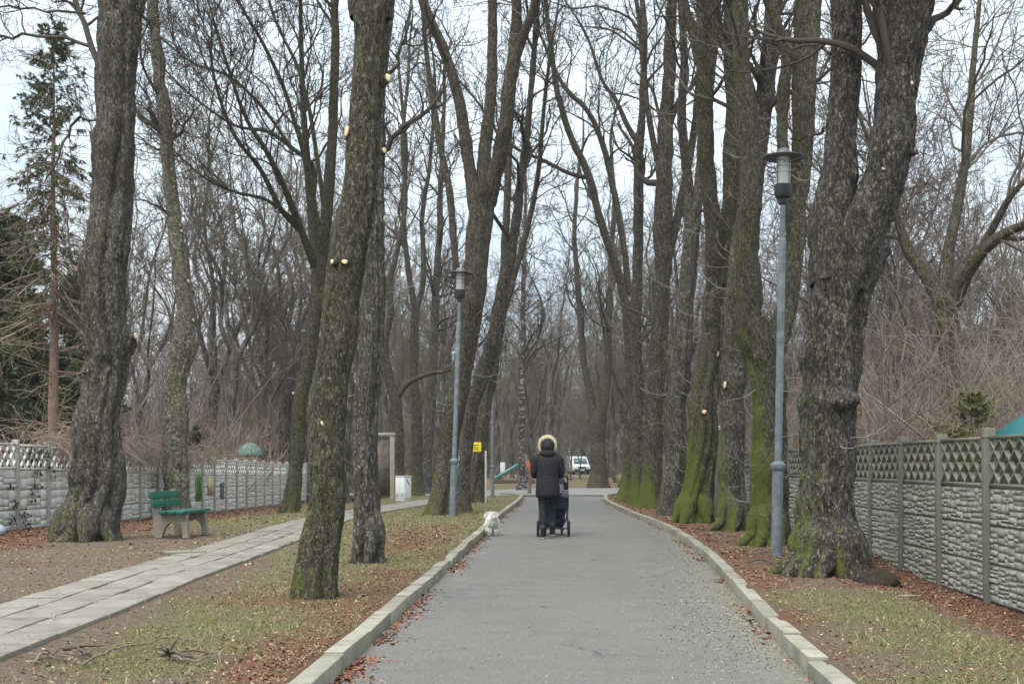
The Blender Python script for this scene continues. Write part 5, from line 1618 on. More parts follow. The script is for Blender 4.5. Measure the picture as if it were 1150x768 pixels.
# ------------------------------------------------------------------ lamp posts
def lamp_parts():
    k = {}
    mb = MB()
    mb.lathe([(0.072, -0.2), (0.072, 1.12), (0.085, 1.13), (0.098, 1.16), (0.098, 1.2), (0.08, 1.225), (0.05, 1.245), (0.05, 4.12), (0.046, 4.14), (0.036, 4.15), (0.035, 4.6)], 20)
    k['pole'] = mb.mesh('pole', M['lamp'], True); k['pole'].set_sharp_from_angle(angle=0.6)
    mb = MB(); mb.lathe([(0.036, 4.58), (0.06, 4.6), (0.06, 4.66), (0.1, 4.68), (0.115, 4.72), (0.115, 4.84), (0.1, 4.85)], 24)
    k['lamp_socket'] = mb.mesh('lamp_socket', M['lamp_dark'], True); k['lamp_socket'].set_sharp_from_angle(angle=0.6)
    mb = MB(); mb.lathe([(0.09, 4.845), (0.09, 5.2)], 24)
    k['lamp_glass'] = mb.mesh('lamp_glass', M['glass'], True); k['lamp_glass'].set_sharp_from_angle(angle=0.6)
    mb = MB()
    th = np.linspace(0, 2 * np.pi, 40, endpoint=False)
    for z, r in ((4.98, 0.17), (5.05, 0.2), (5.12, 0.225)):
        mb.lathe([(r + 0.018, z - 0.006), (r, z), (r - 0.004, z - 0.003), (r + 0.014, z - 0.01)], 36, cap=False)
    for a in range(4):
        t = a * math.pi / 2 + 0.6
        c, s = math.cos(t), math.sin(t)
        mb.tube([(0.105 * c, 0.105 * s, 4.84), (0.105 * c, 0.105 * s, 5.2)], 0.006, 6)
        for z, r in ((4.98, 0.17), (5.05, 0.2), (5.12, 0.225)):
            mb.tube([(0.1 * c, 0.1 * s, z), (r * c, r * s, z)], 0.004, 5)
    k['lamp_guard'] = mb.mesh('lamp_guard', M['hat'], True)
    mb = MB(); mb.lathe([(0.02, 5.195), (0.27, 5.195), (0.273, 5.2), (0.27, 5.208), (0.1, 5.24), (0.095, 5.27), (0.075, 5.3), (0.04, 5.32), (0.005, 5.326)], 36)
    k['lamp_hat'] = mb.mesh('lamp_hat', M['hat'], True); k['lamp_hat'].set_sharp_from_angle(angle=0.6)
    return k
LP = lamp_parts()
def lamp(u, v, s, lean, label):
    p = G(u, v)
    o = empty('street_lamp', p, 0.3, label, 'lamp post', 'grey park lamp posts')
    o.rotation_euler = (0, lean, 0.0); o.scale = (s, s, s)
    for nm, me in LP.items():
        link(nm, me, o)
    return o
lamp(872, 625, 0.99, 0.018, 'large grey lamp post at right in front of the bent mossy tree')
lamp(508, 580, 1.06, 0.033, 'grey lamp post before the three limbed tree on the left verge')
lamp(553, 559, 0.93, 0.0, 'more distant grey lamp post right of the yellow sign')

# ------------------------------------------------------------------ bench
def bench():
    e = empty('park_bench', (0, 0, 0), 0, 'green slatted bench with concrete legs beside the paved path', 'bench')
    near = np.array([-6.33, 18.35]); yb = math.radians(-2)
    e.location = (near[0], near[1], float(zg(near[0] + .2, near[1] + .5))); e.rotation_euler = (0, 0, yb); e.scale = (0.96, 0.96, 0.97)
    # local: x from back to front, y along the bench, z up
    for y in (0.0, 0.92):
        mb = MB()
        prof = [(-0.12, 0.0), (0.02, 0.0), (0.06, 0.16), (0.14, 0.25), (0.24, 0.27), (0.33, 0.22), (0.36, 0.1), (0.36, 0.0), (0.47, 0.0), (0.44, 0.2), (0.43, 0.40), (0.02, 0.40), (-0.06, 0.44), (-0.13, 0.78), (-0.19, 0.78), (-0.13, 0.38)]
        n = len(prof)
        vs = [(x, y - 0.05, z) for x, z in prof] + [(x, y + 0.05, z) for x, z in prof]
        bm = bmesh.new()
        bv = [bm.verts.new(v) for v in vs]
        bm.faces.new(bv[:n][::-1]); bm.faces.new(bv[n:])
        for i in range(n):
            bm.faces.new((bv[i], bv[(i + 1) % n], bv[n + (i + 1) % n], bv[n + i]))
        bmesh.ops.recalc_face_normals(bm, faces=bm.faces)
        bmesh.ops.bevel(bm, geom=list(bm.edges), offset=0.006, segments=1, affect='EDGES')
        bmesh.ops.triangulate(bm, faces=[f for f in bm.faces if len(f.verts) > 4])
        me = bpy.data.meshes.new('leg'); bm.to_mesh(me); bm.free(); me.materials.append(M['bench_conc'])
        link('leg', me, e)
    for k, x in enumerate((0.07, 0.22, 0.37)):
        MB().box((x, 0.46, 0.425), (0.135, 1.3, 0.045), 0.006).build('seat_slat', M['green_paint'], e)
    for z in (0.56, 0.70):
        Mx = Matrix.Rotation(-0.2, 4, 'Y')
        MB().box((-0.06 - (z - 0.44) * 0.21, 0.46, z), (0.04, 1.3, 0.115), 0.006, 0, 0, Mx).build('back_slat', M['green_paint'], e)
bench()

# ------------------------------------------------------------------ cabinet, gate, sign, posts
def cabinet():
    p = G(453, 562.5)
    e = empty('cable_cabinet', p, math.radians(-33), 'white metal cable cabinet at the far end of the paved path', 'cabinet')
    s = p[1] / F
    w, d, h = 15.5 * s * 0.86, 11.5 * s, 28 * s
    MB().box((0, 0, 0.03), (w * 0.96, d * 0.96, 0.1), 0.005).build('plinth', M['white_edge'], e)
    MB().box((0, 0, 0.08 + h / 2 - 0.04), (w, d, h - 0.1), 0.012).build('body', M['white'], e)
    MB().box((0, 0, h - 0.005), (w + 0.03, d + 0.03, 0.035), 0.008).build('lid', M['white_edge'], e)
    for x in (-w / 4 - 0.005, w / 4 + 0.005):
        dr = MB().box((x, -d / 2 - 0.006, 0.1 + h / 2 - 0.05), (w / 2 - 0.03, 0.016, h - 0.22), 0.004).build('door', M['white'], e)
        mb = MB()
        for q in range(4):
            mb.box((x, -d / 2 - 0.016, 0.17 + q * 0.025), (w / 2 - 0.1, 0.006, 0.008))
        mb.build('vent', M['grey_dark'], dr)
    mb = MB()
    for q in range(6):
        mb.box((w / 2 + 0.004, -0.06 + q * 0.024, h * 0.86 - q * 0.034), (0.005, 0.028, 0.05 if q % 2 else 0.065))
    mb.build('marking', M['grey_dark'], e)
cabinet()

def gate():
    Y = 40.0
    x0, x1 = (399 - CU) * Y / F, (443 - CU) * Y / F
    zt = H - (486 - CV) * Y / F
    z0 = float(zg(x1, Y))
    e = empty('gate', ((x0 + x1) / 2, Y, z0), 0, 'brown metal gate in a concrete frame half hidden behind the straight greyish tree', 'gate')
    hw = (x1 - x0) / 2
    for sx in (-1, 1):
        mb = MB(); mb.box((sx * (hw - 0.07), 0, (zt - z0 - 0.12) / 2 - 0.1), (0.15, 0.18, zt - z0 - 0.12 + 0.2), 0.012); mb.build('post', M['pillar'], e)
    mb = MB(); mb.box((0, 0, zt - z0 - 0.056), (2 * hw + 0.06, 0.2, 0.12), 0.03); mb.build('lintel', M['pillar'], e)
    mb = MB(); mb.box((0, 0.01, (zt - z0) / 2 - 0.04), (2 * hw - 0.32, 0.04, zt - z0 - 0.26))
    for k in range(6):
        mb.box((-hw + 0.25 + k * (2 * hw - 0.5) / 5, -0.018, (zt - z0) / 2 - 0.04), (0.03, 0.02, zt - z0 - 0.3))
    leaf = mb.build('gate_leaf', M['rust'], e)
    MB().box((hw - 0.26, -0.045, 1.05), (0.1, 0.03, 0.025), 0.004).build('handle', M['chrome'], leaf)
gate()

def sign():
    Y = 35.75
    c = P(533.8, 501.8, Y)
    e = empty('notice_sign', c, 0, 'yellow rectangular notice fixed to a trunk left of the farther lamp post', 'sign')
    s = Y / F
    MB().box((0, 0, 0), (13.2 * s, 0.012, 10.6 * s), 0.003).build('board', M['yellow'], e)
    mb = MB(); rng = random.Random(2)
    for (z, wd, hh) in ((2.2, 8.2, 1.15), (0.3, 4.2, 0.8), (-1.9, 7.6, 1.15)):
        x = -wd / 2
        while x < wd / 2:
            l = rng.uniform(0.35, 0.6)
            mb.box(((x + l / 2) * s, -0.008, z * s), (l * s, 0.004, hh * s * rng.uniform(.8, 1)))
            x += l + 0.16
    mb.build('lettering', M['ink'], e)
sign()

def slim_post(u, v0, v1, Y, wpx, mat, name, label, cap=None):
    p = P(u, v0, Y)
    z0 = float(zg(p[0], p[1]))
    h = H - (v1 - CV) * Y / F - z0
    r = wpx * Y / F / 2
    e = empty(name, (p[0], p[1], z0), 0, label, 'post')
    MB().box((0, 0, h / 2 - 0.1), (2 * r, 2 * r, h + 0.2), 0.012).build('shaft', mat, e)
    if cap:
        MB().box((0, 0, h + 0.03), (2.6 * r, 2.6 * r, 0.09), 0.02).build('cap', cap, e)
slim_post(545.5, 558, 506, 36, 2.1, M['white_edge'], 'marker_post', 'thin white post right of the yellow sign')
slim_post(804, 582, 482, 25.5, 7.0, M['post'], 'concrete_post', 'tall weathered concrete post with white cap between the mossy right trunks', M['white_edge'])

# ------------------------------------------------------------------ person
def skin_mesh(name, nodes, edges, mat, sub=1):
    me = bpy.data.meshes.new(name)
    me.from_pydata([n[:3] for n in nodes], edges, [])
    o = bpy.data.objects.new(name + '_tmp', me); COL.objects.link(o)
    sk = o.modifiers.new('skin', 'SKIN')
    for i, n in enumerate(nodes):
        sv = me.skin_vertices[0].data[i]
        sv.radius = (n[3], n[4] if len(n) > 4 else n[3])
        sv.use_root = (i == 0)
    sk.use_smooth_shade = True
    ss = o.modifiers.new('sub', 'SUBSURF'); ss.levels = sub; ss.render_levels = sub
    dg = bpy.context.evaluated_depsgraph_get()
    m2 = bpy.data.meshes.new_from_object(o.evaluated_get(dg))
    m2.name = name
    bpy.data.objects.remove(o); bpy.data.meshes.remove(me)
    m2.materials.clear(); m2.materials.append(mat)
    return m2

def person():
    Y = 19.75
    X = (615 - CU) * Y / F
    e = empty('person', (X, Y, 0), math.radians(2), 'person in a black hooded parka with cream fur trim walking away behind a pram', 'person')
    # body faces +y. pelvis first
    N, E = [], []
    def nd(*a): N.append(a); return len(N) - 1
    def ed(a, b): E.append((a, b))
    pel = nd(0, 0, 0.90, .13, .1); sp = nd(0, 0.005, 1.1, .12, .09); ch = nd(0, 0.02, 1.28, .14, .1); ne = nd(0, 0.03, 1.42, .055); he = nd(0, 0.05, 1.50, .07, .08); ht = nd(0, 0.055, 1.6, .078, .09); tp = nd(0, .05, 1.665, .05)
    for a, b in ((pel, sp), (sp, ch), (ch, ne), (ne, he), (he, ht), (ht, tp)): ed(a, b)
    nose = nd(0, 0.155, 1.55, .012); ed(ht, nose)
    legs = {}
    for s, (kx, ky, kz, ax, ay, az, tx, ty, tz) in ((-1, (-.085, -.02, .48, -.075, -.14, .085, -.085, -.02, .035)), (1, (.085, .1, .49, .08, .05, .12, .085, .16, .045))):
        hp = nd(s * .085, 0, .84, .088, .09); kn = nd(kx, ky, kz, .056); cf = nd((kx + ax) / 2, (ky + ay) / 2 - .01, (kz + az) / 2 + .08, .052); an = nd(ax, ay, az, .036); to = nd(tx, ty, tz, .033)
        for a, b in ((pel, hp), (hp, kn), (kn, cf), (cf, an), (an, to)): ed(a, b)
        legs[s] = (an, to)
    for s in (-1, 1):
        sh = nd(s * .17, .02, 1.36, .062); el = nd(s * .23, .04, 1.1, .045); wr = nd(s * .17, .27, 1.06, .03); pm = nd(s * .15, .335, 1.065, .03, .018)
        for a, b in ((ch, sh), (sh, el), (el, wr), (wr, pm)): ed(a, b)
        for q in range(4):
            bx = s * (.178 - q * .019)
            f1 = nd(bx, .375, 1.068, .009); f2 = nd(bx, .405, 1.055 - .004 * (q % 2), .0085); f3 = nd(bx, .405, 1.03, .008); f4 = nd(bx, .385, 1.02, .007)
            ed(pm, f1); ed(f1, f2); ed(f2, f3); ed(f3, f4)
        t1 = nd(s * .118, .345, 1.055, .011); t2 = nd(s * .108, .38, 1.04, .009); ed(pm, t1); ed(t1, t2)
    body = skin_mesh('body', N, E, M['skin'], 1)
    body.materials.append(M['trousers'])
    mi = [1 if p.center.z < 0.95 else 0 for p in body.polygons]
    body.polygons.foreach_set('material_index', np.array(mi, np.int32))
    bo = link('body', body, e)
    # trousers: tubes slightly outside the legs
    mb = MB()
    mb.tube([(-.085, 0, .92), (-.088, -.005, .7), (-.088, -.02, .48), (-.083, -.085, .3), (-.077, -.135, .15)], [.095, .082, .06, .054, .043], 16)
    mb.tube([(.085, 0, .92), (.087, .05, .7), (.088, .1, .49), (.085, .075, .3), (.08, .055, .17)], [.095, .082, .06, .054, .043], 16)
    mb.build('trousers', M['trousers'], e, smooth=True)
    for s, ax, ay, az, tx, ty, tz in ((-1, -.075, -.14, .0, -.088, .07, 0.0), (1, .08, .05, .035, .09, .215, .02)):
        mb = MB()
        n = 14
        def ringf(t, rx, ry, z): 
            cx, cy = ax + (tx - ax) * t, ay + (ty - ay) * t
            return ell(cx, cy, z, rx, ry, n)
        mb.loft([ringf(.42, .047, .125, az + .012), ringf(.42, .05, .13, az + .03), ringf(.4, .049, .122, az + .07), ringf(.2, .048, .082, az + .105), ringf(.05, .05, .062, az + .16), ringf(.02, .055, .06, az + .24)], 0)
        mb.loft([ringf(.42, .046, .125, az - 0.002), ringf(.42, .051, .133, az + .014), ringf(.42, .05, .13, az + .026)], 1)
        mb.build('boot', [M['boot'], M['sole']], e, smooth=True)
    # parka
    mb = MB(); n = 28
    rings = []
    for z, rx, ry, cy, pw in ((.70, .205, .165, .0, 2.3), (.76, .208, .168, 0, 2.3), (.9, .203, .16, 0, 2.3), (1.04, .19, .143, .005, 2.3), (1.12, .185, .136, .008, 2.3), (1.24, .2, .14, .012, 2.4), (1.34, .205, .132, .018, 2.5), (1.40, .175, .115, .022, 2.3), (1.445, .11, .09, .03, 2), (1.47, .085, .085, .035, 2)):
        r = ell(0, cy, z, rx, ry, n, pw)
        th = np.linspace(0, 2 * np.pi, n, endpoint=False)
        k = 1 + 0.018 * np.sin(5 * th + z * 9) * (1 if z < 1.3 else .3) + 0.012 * np.sin(11 * th - z * 14)
        r[:, 0] *= k; r[:, 1] = cy + (r[:, 1] - cy) * k
        rings.append(r)
    mb.loft(rings)
    for s in (-1, 1):
        pts = [(s * .13, .02, 1.385), (s * .2, .02, 1.34), (s * .222, .022, 1.24), (s * .235, .03, 1.13), (s * .23, .08, 1.085), (s * .205, .17, 1.07), (s * .18, .255, 1.062)]
        pp, rr = resample(pts, [.072, .074, .068, .06, .057, .052, .045], 0.025)
        rr = rr * (1 + 0.05 * np.sin(np.arange(len(rr)) * 1.9))
        mb.tube(pp, rr, 16)
    mb.build('parka', M['coat'], e, smooth=True)
    # seams and pocket on the back
    mb = MB()
    mb.tube([(-.19, -.03, 1.11), (-.12, -.115, 1.105), (0, -.136, 1.1), (.12, -.115, 1.105), (.19, -.03, 1.11)], .006, 6)
    mb.build('waist_seam', M['boot'], e)
    # hood
    mb = MB(); rings = []
    for t in np.linspace(0, 1, 9):
        a = t * math.pi * 0.5
        # from the back pole (-y) to the opening (+y)
        y = -0.1 - 0.035 + 0.25 * t
        r = math.sin(min(1, t * 2.4 + 0.14) * math.pi / 2)
        th = np.linspace(0, 2 * np.pi, 20, endpoint=False)
        rings.append(np.stack([.118 * r * np.cos(th), np.full(20, y + 0.02), 1.575 + .128 * r * np.sin(th) - 0.015 * (1 - r)], -1))
    mb.loft(rings, cap=True)
    mb.loft([ell(0, .0, 1.40, .135, .115), ell(0, .0, 1.445, .14, .122), ell(0, .0, 1.49, .115, .105), ell(0, .01, 1.53, .09, .09)])
    mb.build('hood', M['coat'], e, smooth=True)
    rng = np.random.default_rng(3); m = 3800
    th = rng.uniform(0, 2 * np.pi, m)
    th = th[(np.sin(th) > -0.8)]; m = len(th)
    c = np.stack([.128 * np.cos(th), .115 + rng.normal(0, .018, m), 1.58 + .135 * np.sin(th)], -1)
    d = unit(np.stack([np.cos(th), rng.normal(-.15, .5, m), np.sin(th)], -1) + rng.normal(0, .35, (m, 3)))
    l = (rng.uniform(.015, .045, m) * (1 + .6 * np.maximum(0, np.sin(th))))[:, None]
    sd = unit(np.cross(d, rng.normal(0, 1, (m, 3)))) * .005
    V = np.stack([c - sd, c + sd, c + d * l], 1).reshape(-1, 3)
    tt = np.linspace(-0.9, np.pi + 0.9, 30)
    fm = MB(); fm.tube(np.stack([.126 * np.cos(tt), np.full(30, .112), 1.585 + .138 * np.sin(tt)], -1), .017 + .016 * np.maximum(0, np.sin(tt)), 10)
    V0 = np.concatenate(fm.v); f0 = fm.f
    link('fur_trim', new_mesh('fur_trim', np.concatenate([V0, V]), f0 + [[len(V0) + 3 * i, len(V0) + 3 * i + 1, len(V0) + 3 * i + 2] for i in range(m)], [M['fur']]), e)
    # face inside the hood
    for s in (-1, 1):
        mb = MB(); mb.lathe([(0.001, -.012), (.009, -.008), (.012, 0), (.009, .008), (.001, .012)], 10, (s * .032, .142, 1.585)); mb.build('eye', M['white'], bo, smooth=True)
    mb = MB(); mb.tube([(-.024, .138, 1.505), (0, .146, 1.503), (.024, .138, 1.505)], .006, 6); mb.build('mouth', M['orange_wood'], bo)
    mb = MB(); mb.loft([ell(0, .03, 1.5, .085, .08), ell(0, .03, 1.6, .092, .092), ell(0, .04, 1.66, .07, .075), ell(0, .04, 1.69, .03, .03)]); mb.build('hair', M['hair'], e, smooth=True)
person()

def pram():
    Y = 20.35
    X = (621.5 - CU) * Y / F
    e = empty('pram', (X, Y, 0), 0, 'navy pram on black wheels pushed by the walking person', 'pram')
    def wheel(x, y, r, w):
        mb = MB(); th = np.linspace(0, 2 * np.pi, 28, endpoint=False)
        mb.tube(np.stack([np.full(28, 0.0), (r - w / 2) * np.cos(th), (r - w / 2) * np.sin(th)], -1), w / 2, 8, closed=True)
        o = mb.build('wheel', M['rubber'], e, (x, y, r - 0.012), smooth=True)
        mb = MB()
        mb.tube(np.stack([np.full(28, 0.0), (r - w) * np.cos(th), (r - w) * np.sin(th)], -1), .008, 6, closed=True)
        for a in range(6):
            t = a * math.pi / 3
            mb.tube([(0, 0, 0), (0, (r - w) * math.cos(t), (r - w) * math.sin(t))], .008, 6)
        mb.tube([(-.03, 0, 0), (.03, 0, 0)], .022, 10)
        mb.build('rim', M['pram_grey'], o)
    for s in (-1, 1):
        wheel(s * .27, 0.0, .145, .046)
        wheel(s * .15, .62, .1, .04)
    mb = MB()
    mb.tube([(-.27, 0, .135), (.27, 0, .135)], .012, 8)
    for s in (-1, 1):
        mb.tube([(s * .25, 0, .14), (s * .25, .2, .42), (s * .25, .3, .56)], .014, 8)
        mb.tube([(s * .15, .62, .12), (s * .24, .45, .3), (s * .25, .05, .62), (s * .25, -.22, 1.02)], .014, 8)
    mb.tube([(-.15, .62, .12), (.15, .62, .12)], .01, 8)
    mb.build('chassis', M['chrome'], e, smooth=True)
    mb = MB(); mb.tube([(-.25, -.2, 1.0), (-.24, -.25, 1.05), (-.18, -.26, 1.055), (.18, -.26, 1.055), (.24, -.25, 1.05), (.25, -.2, 1.0)], .017, 10)
    mb.build('handle', M['black'], e, smooth=True)
    mb = MB(); rings = []
    for z, rx, ry in ((.3, .17, .3), (.33, .2, .36), (.45, .235, .42), (.62, .25, .44), (.72, .25, .44)):
        rings.append(ell(0, .33, z, rx, ry, 26, 2.6))
    mb.loft(rings); mb.build('carrycot', M['navy'], e, smooth=True)
    mb = MB(); rings = []
    for z, rx, ry in ((.16, .17, .24), (.2, .2, .27), (.3, .21, .28), (.33, .2, .27)):
        rings.append(ell(0, .28, z, rx, ry, 22, 2.8))
    mb.loft(rings); mb.build('basket', M['navy'], e, smooth=True)
    # folding canopy with a grey lining band
    mb = MB(); rings = []
    for k in range(7):
        a = math.radians(8 + k * 24)
        th = np.linspace(0, math.pi, 15)
        cy, cz = .52, .72
        R = .36 if k % 2 == 0 else .34
        rings.append(np.stack([.25 * np.cos(th), cy - R * np.sin(th) * math.cos(a), cz + .42 * np.sin(th) * math.sin(a)], -1))
    v = np.concatenate(rings); f = []; mi = []
    for i in range(6):
        for j in range(14):
            f.append((i * 15 + j, i * 15 + j + 1, (i + 1) * 15 + j + 1, (i + 1) * 15 + j)); mi.append(1 if i == 0 else 0)
    link('canopy', new_mesh('canopy', v, f, [M['navy'], M['pram_grey']], mi, True), e)
    mb = MB(); mb.box((.1, .0, .5), (.3, .1, .3), .04); mb.build('changing_bag', M['navy'], e, loc=(0.02, -.14, .12), smooth=True)
    mb = MB(); mb.box((.215, -.12, .88), (.07, .09, .16), .02); mb.build('cup_holder', M['black'], e, smooth=True)
    mb = MB(); mb.box((.2, -.2, .75), (.12, .06, .14), .025, 0.2); mb.build('blanket', M['pram_grey'], e, smooth=True)
pram()

def dog():
    Y = 20.6
    X = (553.5 - CU) * Y / F
    e = empty('dog', (X, Y, 0), math.radians(10), 'small fluffy white dog walking by the left kerb', 'dog')
    e.scale = (1.14, 1.14, 1.08)
    N, E = [], []
    def nd(*a): N.append(a); return len(N) - 1
    def ed(a, b): E.append((a, b))
    hip = nd(0, 0, .235, .075, .075); mid = nd(0, .12, .225, .068, .07); ch = nd(0, .25, .23, .07, .085); nk = nd(.01, .33, .28, .05); hd = nd(.015, .39, .31, .052); mz = nd(.02, .455, .29, .026)
    for a, b in ((hip, mid), (mid, ch), (ch, nk), (nk, hd), (hd, mz)): ed(a, b)
    for s in (-1, 1):
        th_ = nd(s * .05, .0, .2, .046); kn = nd(s * .055, .045, .14, .03); hk = nd(s * .052, -.03, .085, .02); pw = nd(s * .052, -.015, .02, .02); to = nd(s * .052, .02, .014, .018)
        for a, b in ((hip, th_), (th_, kn), (kn, hk), (hk, pw), (pw, to)): ed(a, b)
        sh = nd(s * .05, .26, .17, .036); el = nd(s * .05, .25, .11, .025); wr = nd(s * .05, .27, .05, .019); fp = nd(s * .05, .29, .014, .019)
        for a, b in ((ch, sh), (sh, el), (el, wr), (wr, fp)): ed(a, b)
        ea = nd(s * .05, .385, .335, .02, .012); ed(hd, ea); e2 = nd(s * .065, .39, .29, .014, .01); ed(ea, e2)
    t1 = nd(0, -.07, .28, .028); t2 = nd(.01, -.1, .33, .03); t3 = nd(.015, -.06, .365, .022)
    ed(hip, t1); ed(t1, t2); ed(t2, t3)
    bm_ = skin_mesh('body', N, E, M['dogfur'], 2)
    link('body', bm_, e)
    nv = len(bm_.vertices)
    co = np.zeros(nv * 3, np.float32); bm_.vertices.foreach_get('co', co); co = co.reshape(-1, 3)
    no = np.zeros(nv * 3, np.float32); bm_.vertices.foreach_get('normal', no); no = no.reshape(-1, 3)
    rng = np.random.default_rng(4)
    k = rng.integers(0, nv, 9000)
    c = co[k]; d = unit(no[k] + rng.normal(0, .35, c.shape) + np.array([0, -.25, -.7]))
    l = rng.uniform(.02, .055, len(k))[:, None] * np.clip(c[:, 2:3] / .12, .35, 1)
    sd = unit(np.cross(d, rng.normal(0, 1, c.shape))) * .0045
    V = np.stack([c - sd, c + sd, c + d * l], 1).reshape(-1, 3)
    link('fur_coat', new_mesh('fur_coat', V, np.arange(len(V)).reshape(-1, 3), [M['dogfur']]), e)
    for s in (-1, 1):
        mb = MB(); mb.lathe([(.001, -.007), (.007, 0), (.001, .007)], 8, (.015 + s * .025, .435, .325)); mb.build('eye', M['black'], e, smooth=True)
    mb = MB(); mb.lathe([(.001, -.008), (.01, 0), (.001, .008)], 8, (.02, .485, .295)); mb.build('nose', M['black'], e, smooth=True)
dog()

# ------------------------------------------------------------------ distant things
def van():
    Y = 140.0
    X = (649 - CU) * Y / F
    e = empty('van', (X, Y, float(zg(X, Y))), math.radians(12), 'white van parked far away between the trees beyond the alley', 'van')
    # faces -y
    mb = MB(); w = 0.98
    prof = [(-2.3, .35), (-2.35, .75), (-2.2, 1.05), (-1.6, 1.2), (-.95, 2.0), (-.6, 2.15), (2.3, 2.2), (2.4, 1.9), (2.4, .35)]
    n = len(prof)
    ins = lambda z: 0.0 if z < 1.2 else 0.12 * (z - 1.2)
    vs = [(-w + ins(z), y, z) for y, z in prof] + [(w - ins(z), y, z) for y, z in prof]
    mb.add(vs, [list(range(n)), [n + i for i in range(n)][::-1]] + [(i, n + i, n + (i + 1) % n, (i + 1) % n) for i in range(n)])
    mb.build('body', M['van_white'], e)
    mb = MB(); mb.add([(-.82, -1.565, 1.26), (.82, -1.565, 1.26), (.76, -1.02, 1.93), (-.76, -1.02, 1.93), (-.82, -1.585, 1.27), (.82, -1.585, 1.27), (.76, -1.04, 1.94), (-.76, -1.04, 1.94)], [(4, 5, 6, 7), (0, 1, 5, 4), (1, 2, 6, 5), (2, 3, 7, 6), (3, 0, 4, 7)])
    mb.build('windscreen', M['winglass'], e)
    for s in (-1, 1):
        mb = MB(); mb.box((s * .95, -.6, 1.55), (.03, .8, .55), .01); mb.build('side_window', M['winglass'], e)
        MB().box((s * 1.12, -1.25, 1.35), (.2, .1, .28), .03).build('mirror', M['black'], e)
        MB().box((s * .72, -2.33, .88), (.34, .08, .22), .03).build('headlight', M['glass'], e)
        for y in (-1.5, 1.5):
            mb = MB(); mb.tube([(s * .98, y, .34), (s * .76, y, .34)], .34, 20); wo_ = mb.build('wheel', M['rubber'], e)
            mb = MB(); mb.tube([(s * .995, y, .34), (s * .97, y, .34)], .2, 16); mb.build('rim', M['pram_grey'], wo_)
    MB().box((0, -2.36, .82), (1.0, .06, .2), .01).build('grille', M['black'], e)
    MB().box((0, -2.38, .48), (1.96, .14, .3), .04).build('bumper', M['black'], e)
    MB().box((0, -2.46, .5), (.5, .02, .11)).build('number_plate', M['white'], e)
van()

def slide():
    Y = 84.0
    s = Y / F
    x0 = (556 - CU) * s; x1 = (582 - CU) * s
    z0 = float(zg(x0, Y))
    e = empty('playground_slide', ((x0 + x1) / 2, Y, z0), 0, 'pale turquoise playground slide beyond the farther lamp post', 'slide')
    hw = (x1 - x0) / 2
    top = H - (521 - CV) * s - z0
    mb = MB()
    for y in (-.25, .25):
        mb.add([(-hw, y - .02, .12), (hw, y - .02, top - .1), (hw, y - .02, top + .08), (-hw, y - .02, .34), (-hw, y + .02, .12), (hw, y + .02, top - .1), (hw, y + .02, top + .08), (-hw, y + .02, .34)],
               [(0, 1, 2, 3), (7, 6, 5, 4), (3, 2, 6, 7), (0, 4, 5, 1), (0, 3, 7, 4), (1, 5, 6, 2)])
    mb.add([(-hw, -.23, .16), (hw, -.23, top - .06), (hw, .23, top - .06), (-hw, .23, .16)], [(0, 1, 2, 3)])
    mb.build('chute', M['slide'], e)
    mb = MB()
    for y in (-.28, .28):
        mb.tube([(hw + .1, y, -.1), (hw + .1, y, top + .7)], .04, 8); mb.tube([(hw + .6, y, -.1), (hw + .6, y, top + .7)], .04, 8)
    mb.box((hw + .35, 0, top - .05), (.6, .6, .06))
    mb.build('tower', M['lamp'], e)
    mb = MB()
    for k in range(5):
        mb.tube([(hw + .75 - k * .03, -.25, .15 + k * .23), (hw + .75 - k * .03, .25, .15 + k * .23)], .02, 6)
    mb.build('ladder', M['lamp'], e)
slide()
def info_board():
    Y = 88.0; s = Y / F
    p = P(564.5, 541, Y); z0 = float(zg(p[0], Y))
    e = empty('notice_board', (p[0], Y, z0), 0, 'white upright board on a post beside the turquoise slide', 'board')
    h = H - (519 - CV) * s - z0
    MB().box((0, 0, h - .38), (.36, .05, .76), .01).build('board', M['white'], e)
    MB().box((0, .06, h / 2 - .1), (.09, .06, h), .005).build('post', M['lamp'], e)
info_board()
def sandbox():
    Y = 76.0; s = Y / F
    x0, x1 = (553 - CU) * s, (600 - CU) * s
    z0 = float(zg((x0 + x1) / 2, Y))
    e = empty('sandpit_border', ((x0 + x1) / 2, Y, z0), 0, 'low dark timber border in front of the turquoise slide', 'border')
    for (cx, cy, lx, ly) in ((0, 0, x1 - x0, .12), (0, 2.4, x1 - x0, .12)):
        MB().box((cx, cy, .09), (lx, ly, .26), .01).build('plank', M['stick_dark'], e)
    for sx in (-1, 1):
        MB().box((sx * (x1 - x0 - .12) / 2, 1.2, .09), (.12, 2.28, .26), .01).build('plank', M['stick_dark'], e)
sandbox()
def far_building():
    Y = 172.0; s = Y / F
    x0, x1 = (560 - CU) * s, (602 - CU) * s
    z0 = float(zg((x0 + x1) / 2, Y)) - .3
    e = empty('low_building', ((x0 + x1) / 2, Y, z0), 0, 'low white building glimpsed through the far trees left of the person', 'building')
    w = x1 - x0
    MB().box((0, 0, .9), (w, 4, 1.8)).build('wall', M['far_wall'], e)
    MB().box((0, 0, 1.9), (w + .5, 4.5, .2), .03).build('roof', M['hat'], e)
    for x in (-1.5, 0.2, 1.9):
        MB().box((x, -2.01, 1.1), (.9, .06, .7)).build('window', M['winglass'], e)
far_building()

